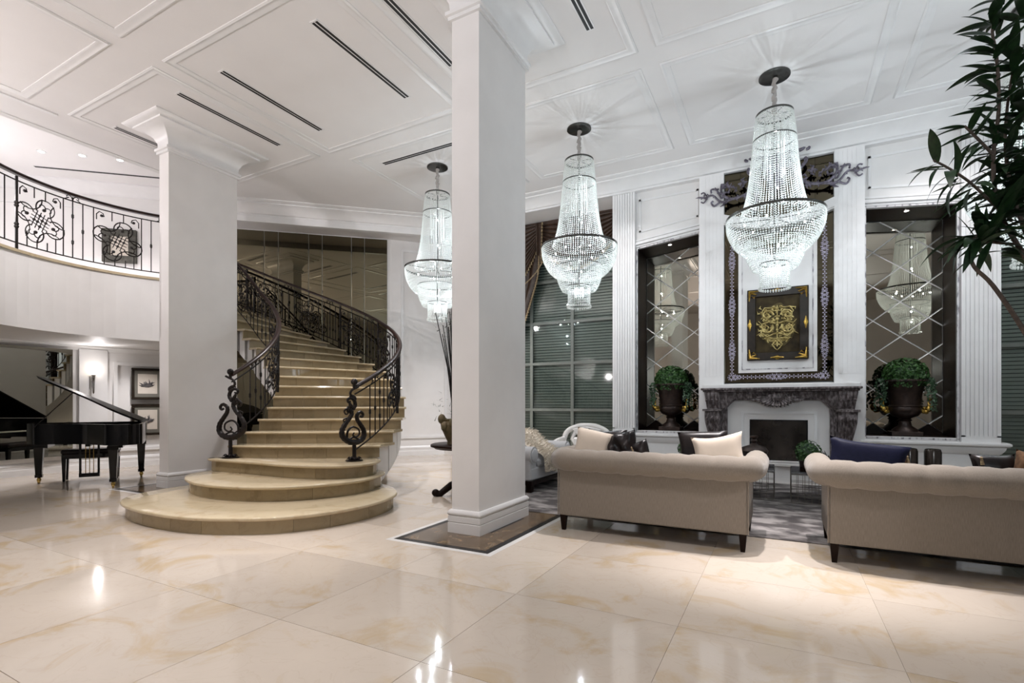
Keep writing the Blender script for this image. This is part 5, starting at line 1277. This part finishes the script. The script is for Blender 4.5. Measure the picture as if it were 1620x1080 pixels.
# ------------------------------------------------------------------ urns with boxwood in the niches
def mk_urn():
    t = thing('urn_planter', 'x', 'planter', (0, 0, 0), None)
    B = lambda m, n_, mt, sm=False, **k: m.build(n_, mt, t, sm, rel=False, **k)
    B(MB().box(-.20, .20, -.20, .20, 0, .07), 'plinth', 'urn', bevel=.006)
    B(MB().lathe([(.18, .07), (.17, .10), (.09, .16), (.075, .23), (.10, .25), (.075, .27), (.10, .29)], (0, 0, 0), 26), 'foot', 'urn', True)
    B(MB().lathe([(.08, .28), (.17, .32), (.215, .39), (.215, .44), (.20, .47)], (0, 0, 0), 48, wob=lambda a, z: 1 + .03 * abs(sin(a * 8))), 'lobed_belly', 'urn', True)
    B(MB().lathe([(.205, .455), (.225, .47), (.205, .49), (.215, .62), (.245, .78), (.28, .85), (.305, .865), (.30, .89), (.275, .89), (.25, .84), (0, .82)], (0, 0, 0), 30), 'bowl', 'urn', True)
    m = MB()
    for k in range(30): a = 2 * pi * k / 30; m.ball((.298 * cos(a), .298 * sin(a), .868), .016, 6, 4)
    B(m, 'beaded_rim', 'urn', True)
    for s in (-1, 1):
        m = MB(); sp = catmull([Vector(p) for p in ((s * .20, -.03, .40), (s * .27, -.05, .38), (s * .31, -.06, .44), (s * .285, -.05, .53), (s * .30, -.05, .58), (s * .275, -.04, .60))], 5)
        m.tube([tuple(p) for p in sp], [.022 + .012 * sin(i * .7) for i in range(len(sp))], 8); m.ball((s * .285, -.06, .43), .05, 10, 7); m.ball((s * .255, -.06, .385), .038, 8, 6); m.ball((s * .24, -.05, .44), .03, 8, 6)
        B(m, 'gilt_handle', 'gold', True)
    MB().ball((0, 0, .97), .24, 12, 8, sz=.8).build('leaf_core', 'ivy', t, True, rel=False)
    leafball((0, 0, .95), .305, 2300, .052, parent=t, sz=.95, name='boxwood_foliage')
    m = MB()
    for s, n_ in ((-1, 12), (1, 9)):
        for k in range(n_):
            a = (pi if s < 0 else 0) + U(-.9, .7); r0 = .27; L = U(.25, .62); p = Vector((r0 * cos(a), r0 * sin(a) * .6, .90)); vx = Vector((cos(a), sin(a) * .5, 0))
            for j in range(int(L / .024)):
                p = p + vx * (.022 * max(0, 1 - j * .12)) + Vector((U(-.012, .012), U(-.012, .012), .006 - .030 * min(1, j * .18)))
                for q in range(2):
                    nn_ = Vector((U(-1, 1), U(-1.2, .2), U(-.4, 1))).normalized(); tt = nn_.cross(Vector((U(-1, 1), U(-1, 1), U(-1, 1)))).normalized(); b = nn_.cross(tt); l = U(.030, .05); c = p + Vector((U(-.02, .02), U(-.02, .02), U(-.01, .01)))
                    m.add([c - tt * l * .5, c + b * l * .38, c + tt * l * .5, c - b * l * .38], [(0, 1, 2, 3)])
    stuff(B(m, 'trailing_ivy', 'ivy', fix=False))
    return t
u1 = mk_urn(); u1.location = (-1.86, 9.88, .777); u1['label'] = 'dark urn with gilt handles and boxwood dome in the left mirrored niche'
u2 = dup(u1, (1.69, 9.88, .777), None, 'dark urn with gilt handles and boxwood dome in the right mirrored niche'); u2.scale = (-1, 1, 1) if False else (1, 1, 1)
for u_ in (u1, u2): u_.scale = (.98, .98, .98)

# ------------------------------------------------------------------ round table with pot behind the front column
pt_ = thing('pedestal_table', 'round dark pedestal table half hidden behind the front column', 'table', (-3.86, 5.9, 0))
c = (-3.86, 5.9, 0)
MB().lathe([(0, .66), (.44, .66), (.46, .68), (.50, .69), (.50, .715), (.48, .725), (0, .725)], c, 36).build('table_top', 'dkwood', pt_, True)
MB().lathe([(.06, .12), (.10, .16), (.06, .22), (.05, .40), (.09, .48), (.05, .56), (.12, .66), (0, .66)], c, 20).build('pedestal', 'dkwood', pt_, True)
for k in range(3):
    a = 2 * pi * k / 3 + 3.75; MB().tube([(c[0] + .05 * cos(a), c[1] + .05 * sin(a), .20), (c[0] + .22 * cos(a), c[1] + .22 * sin(a), .15), (c[0] + .36 * cos(a), c[1] + .36 * sin(a), .04), (c[0] + .42 * cos(a), c[1] + .42 * sin(a), .045)], [.06, .05, .045, .055], 10).ball((c[0] + .43 * cos(a), c[1] + .43 * sin(a), .052), .052, 10, 7).build('foot', 'dkwood', pt_, True)
po = thing('branch_pot', 'mossy brown pot with tall dark branches on the round pedestal table', 'plant', (-4.01, 5.81, .725))
c = (-4.01, 5.81, .725)
MB().lathe([(0, 0), (.10, 0), (.09, .03), (.12, .10), (.18, .20), (.19, .27), (.15, .31), (.17, .34), (.14, .34), (0, .30)], c, 20, wob=lambda a, z: 1 + .06 * sin(5 * a + 20 * z)).build('pot', 'terracotta', po, True)
m = MB()
for k in range(9): a = k * .7 + 2.4; m.ball((c[0] + .17 * cos(a), c[1] + .17 * sin(a), c[2] + .24 + .05 * (k % 3)), .055, 8, 6, sz=1.3)
m.build('moulded_fruit', 'terracotta', po, True)
random.seed(21)
for k in range(9):
    a = 2.2 + k * .33 + U(-.1, .1); e = .10 + .26 * R(); h = U(1.2, 1.52)
    MB().tube([(c[0], c[1], c[2] + .3), (c[0] + e * .35 * cos(a), c[1] + e * .35 * sin(a), c[2] + .3 + h * .5), (c[0] + e * cos(a), c[1] + e * sin(a), c[2] + .3 + h)], [.009, .008, .006], 5).build('branch', 'iron', po, True)
m = MB()
for k in range(90):
    a = U(1.2, 4.4); r = U(.05, .30); z = c[2] + U(.3, .75) if k < 45 else c[2] + U(1.45, 1.78); p = Vector((c[0] + r * cos(a), c[1] + r * sin(a), z)); d = Vector((U(-1, 1), U(-1, 1), U(-.2, 1))).normalized() * U(.05, .11); s = d.cross(Vector((.2, .5, 1))).normalized() * .006
    m.add([p - s, p + s, p + d], [(0, 1, 2)])
stuff(m.build('twigs', 'leaf', po, fix=False))

# ------------------------------------------------------------------ curtain with swags
cu = thing('swag_curtain', 'brown swagged window drapes with gold tassel fringe left of the fluted pilaster', 'curtain', (-4.9, 10.2, 5.25))
def swag(x0, x1, z0, D, y, name, nf=9):
    def f(u, v):
        s = sin(pi * u); x = x0 + (x1 - x0) * u; z = z0 - v * (.32 + (D - .32) * s ** .8)
        return (x, y - .06 * s * v - .11 * abs(sin(v * nf * pi)) ** .8 * (.35 + s), z)
    o = MB().grid(f, 40, nf * 6).build(name, 'curtain', cu, 'all')
    m = MB()
    for i in range(64):
        p = Vector(f(i / 63, 1)); m.lathe([(0, .0), (.012, -.012), (.008, -.022), (.020, -.075), (0, -.075)], (p.x, p.y - .01, p.z), 6)
    m.build('tassel_fringe', 'fringe', o, fix=False)
    return f
swag(-6.9, -4.70, 5.24, 1.62, 10.14, 'swag', 10); swag(-4.76, -2.92, 5.24, 1.05, 10.18, 'swag', 8)
MB().box(-6.93, -2.89, 10.12, 10.34, 5.18, 5.265).build('pelmet', 'curtain', cu)
def jab(u, v):
    x = -4.72 + (u - .5) * .16 * (1 - .3 * v); z = 5.24 - v * (.62 + .2 * u); return (x, 10.08 - .03 * sin(u * 9), z)
o = MB().grid(jab, 12, 10).build('jabot', 'curtain', cu, 'all'); m = MB()
for i in range(12): p = Vector(jab(1, i / 11)); m.lathe([(0, 0), (.014, -.02), (.022, -.07), (0, -.07)], (p.x + .02, p.y - .02, p.z), 6)
m.build('tassel_fringe', 'fringe', o, fix=False)
def panel(u, v):
    z = 5.2 - v * 5.0; e = catmull([Vector(p) for p in ((-4.78, 5.2, 0), (-4.80, 4.3, 0), (-4.95, 3.7, 0), (-5.35, 2.75, 0), (-6.2, 1.9, 0), (-6.7, 1.5, 0), (-6.3, .9, 0), (-6.1, .2, 0))], 6)
    xe = e[-1].x
    for a, b in zip(e, e[1:]):
        if a.y >= z >= b.y: xe = a.x + (b.x - a.x) * (a.y - z) / max(1e-6, a.y - b.y); break
    x = xe + (-6.9 - xe) * u
    return (x, 10.22 - .05 * abs(sin(u * 11 * pi)) , z)
o = MB().grid(panel, 66, 40).build('drape', 'curtain', cu, 'all'); m = MB()
for i in range(8, 70):
    p = Vector(panel(0, i / 90)); m.lathe([(0, .02), (.022, 0), (.016, -.03), (.026, -.06), (0, -.06)], (p.x + .02, p.y - .02, p.z), 6)
m.build('tassel_fringe', 'fringe', o, fix=False)
rp = [(x, 10.02, z) for x, z in ((-4.55, 4.42), (-4.8, 4.10), (-5.15, 3.86), (-5.6, 3.75), (-6.2, 3.72))]
MB().tube([tuple(p) for p in catmull([Vector(p) for p in rp], 6)], .013, 6).build('rope', 'fringe', cu, True)

# ------------------------------------------------------------------ tall plant near the camera at the right
random.seed(42)
pl = thing('potted_dracaena', 'tall potted plant with long dark leaves at the right edge of the frame', 'plant', (1.78, 4.16, 0))
MB().lathe([(0, 0), (.15, 0), (.19, .35), (.21, .42), (.20, .44), (.18, .42), (0, .38)], (1.78, 4.16, 0), 24).build('pot', 'urn', pl, True)
stems = dict(
    low=[(1.78, 4.16, .38), (1.60, 4.20, .75), (1.43, 4.15, 1.35), (1.26, 4.08, 1.72), (1.10, 3.99, 1.98), (1.00, 3.93, 2.09), (.98, 3.92, 2.19), (1.03, 3.95, 2.29), (1.16, 4.0, 2.40)],
    main=[(1.78, 4.18, .38), (1.70, 4.18, 1.0), (1.48, 4.16, 1.75), (1.26, 4.06, 2.15), (1.13, 4.0, 2.43), (1.10, 3.98, 2.73), (1.13, 4.0, 3.03), (1.12, 4.0, 3.33), (1.10, 3.99, 3.52), (1.18, 4.02, 3.72)],
    second=[(1.79, 4.13, .38), (1.66, 4.05, 1.2), (1.34, 4.02, 2.0), (1.20, 4.02, 2.5), (1.17, 4.04, 2.9), (1.20, 4.0, 3.3)],
    left=[(1.20, 4.04, 2.36), (1.06, 3.97, 2.51), (.97, 3.92, 2.60), (.87, 3.86, 2.67), (.79, 3.82, 2.72)],
    mid=[(1.20, 4.03, 2.22), (1.06, 3.97, 2.24), (.94, 3.9, 2.26)],
    mid2=[(1.10, 3.98, 2.75), (1.0, 3.92, 2.86), (.95, 3.9, 2.92)])
for k, p in stems.items():
    q = [tuple(v) for v in catmull([Vector(a) for a in p], 5)]; n = len(q); r0 = .017 if k in ('low', 'main', 'second') else .009
    MB().tube(q, [r0 - (r0 - .006) * i / (n - 1) for i in range(n)], 7).build('stem', 'bark', pl, True)
def leafmesh(w, droop, fold):
    m = MB(); N = 9; vs = []
    for i in range(N + 1):
        t = i / N; wd = w * (sin(pi * min(1, t * .92 + .08)) ** .8) * (1 - .35 * t); x = t * (1 - .12 * droop * t); z = .10 * t - droop * .42 * t * t
        vs += [(x, -wd, z + fold * wd), (x, 0, z), (x, wd, z + fold * wd)]
    fs = []
    for i in range(N): a = 3 * i; fs += [(a, a + 3, a + 4, a + 1), (a + 1, a + 4, a + 5, a + 2)]
    m.add(vs, fs); return m
protos = [leafmesh(w_, d_, f_).build('leaf', 'leaf', None, True, fix=False) for w_, d_, f_ in ((.105, .5, .3), (.125, .9, .25), (.09, .2, .4), (.115, 1.3, .2))]
used = [0, 0, 0, 0]
def leaf(p, d, L, up=None):
    i = random.randrange(4); o = protos[i] if used[i] == 0 else bpy.data.objects.new('leaf', protos[i].data)
    if used[i]: COL.objects.link(o)
    used[i] += 1; o.parent = pl
    d = Vector(d).normalized(); z = Vector((U(-.4, .4), U(-.4, .4), 1)); y = z.cross(d).normalized(); z = d.cross(y)
    mm = Matrix((d, y, z)).transposed().to_4x4(); o.rotation_euler = mm.to_euler(); o.scale = (L, L * U(.8, 1.15), L); o.location = Vector(p) - Vector(pl.location)
def cluster(p0, p1, n, L0, L1, bias=(0, 0, 0)):
    p0, p1 = Vector(p0), Vector(p1); ax = (p1 - p0).normalized()
    for i in range(n):
        t = (i + R()) / n; p = p0.lerp(p1, t); a = U(0, 2 * pi); s = ax.cross(Vector((.3, .8, .5))).normalized(); b = ax.cross(s)
        d = s * cos(a) + b * sin(a) + ax * (.25 + .9 * t ** 2) + Vector(bias); leaf(p, d, U(L0, L1))
cluster((1.13, 4.0, 2.95), (1.10, 3.99, 3.52), 34, .17, .27, (0, 0, -.25)); cluster((1.10, 3.99, 3.5), (1.18, 4.02, 3.72), 20, .15, .24)
cluster((1.10, 3.98, 2.45), (1.12, 4.0, 2.95), 26, .16, .26, (0, 0, -.2)); cluster((1.17, 4.03, 2.6), (1.20, 4.0, 3.3), 46, .17, .28, (0, 0, -.15))
cluster((1.06, 3.97, 2.50), (.80, 3.82, 2.71), 20, .16, .26, (-.1, 0, -.55)); cluster((1.10, 3.98, 2.23), (.95, 3.9, 2.26), 24, .18, .29, (-.2, 0, -.15))
cluster((1.05, 3.95, 2.80), (.95, 3.9, 2.92), 12, .15, .22, (-.1, 0, -.3)); cluster((1.14, 4.0, 2.15), (1.20, 4.05, 2.6), 36, .18, .30, (0, 0, -.2)); cluster((1.1, 4.0, 2.33), (1.25, 4.03, 2.45), 12, .18, .28)
cluster((1.02, 3.95, 2.2), (1.22, 4.04, 2.55), 44, .20, .30, (0, 0, -.1))
cluster((1.22, 4.02, 2.3), (1.26, 4.02, 3.6), 24, .18, .28, (-.3, 0, -.2))
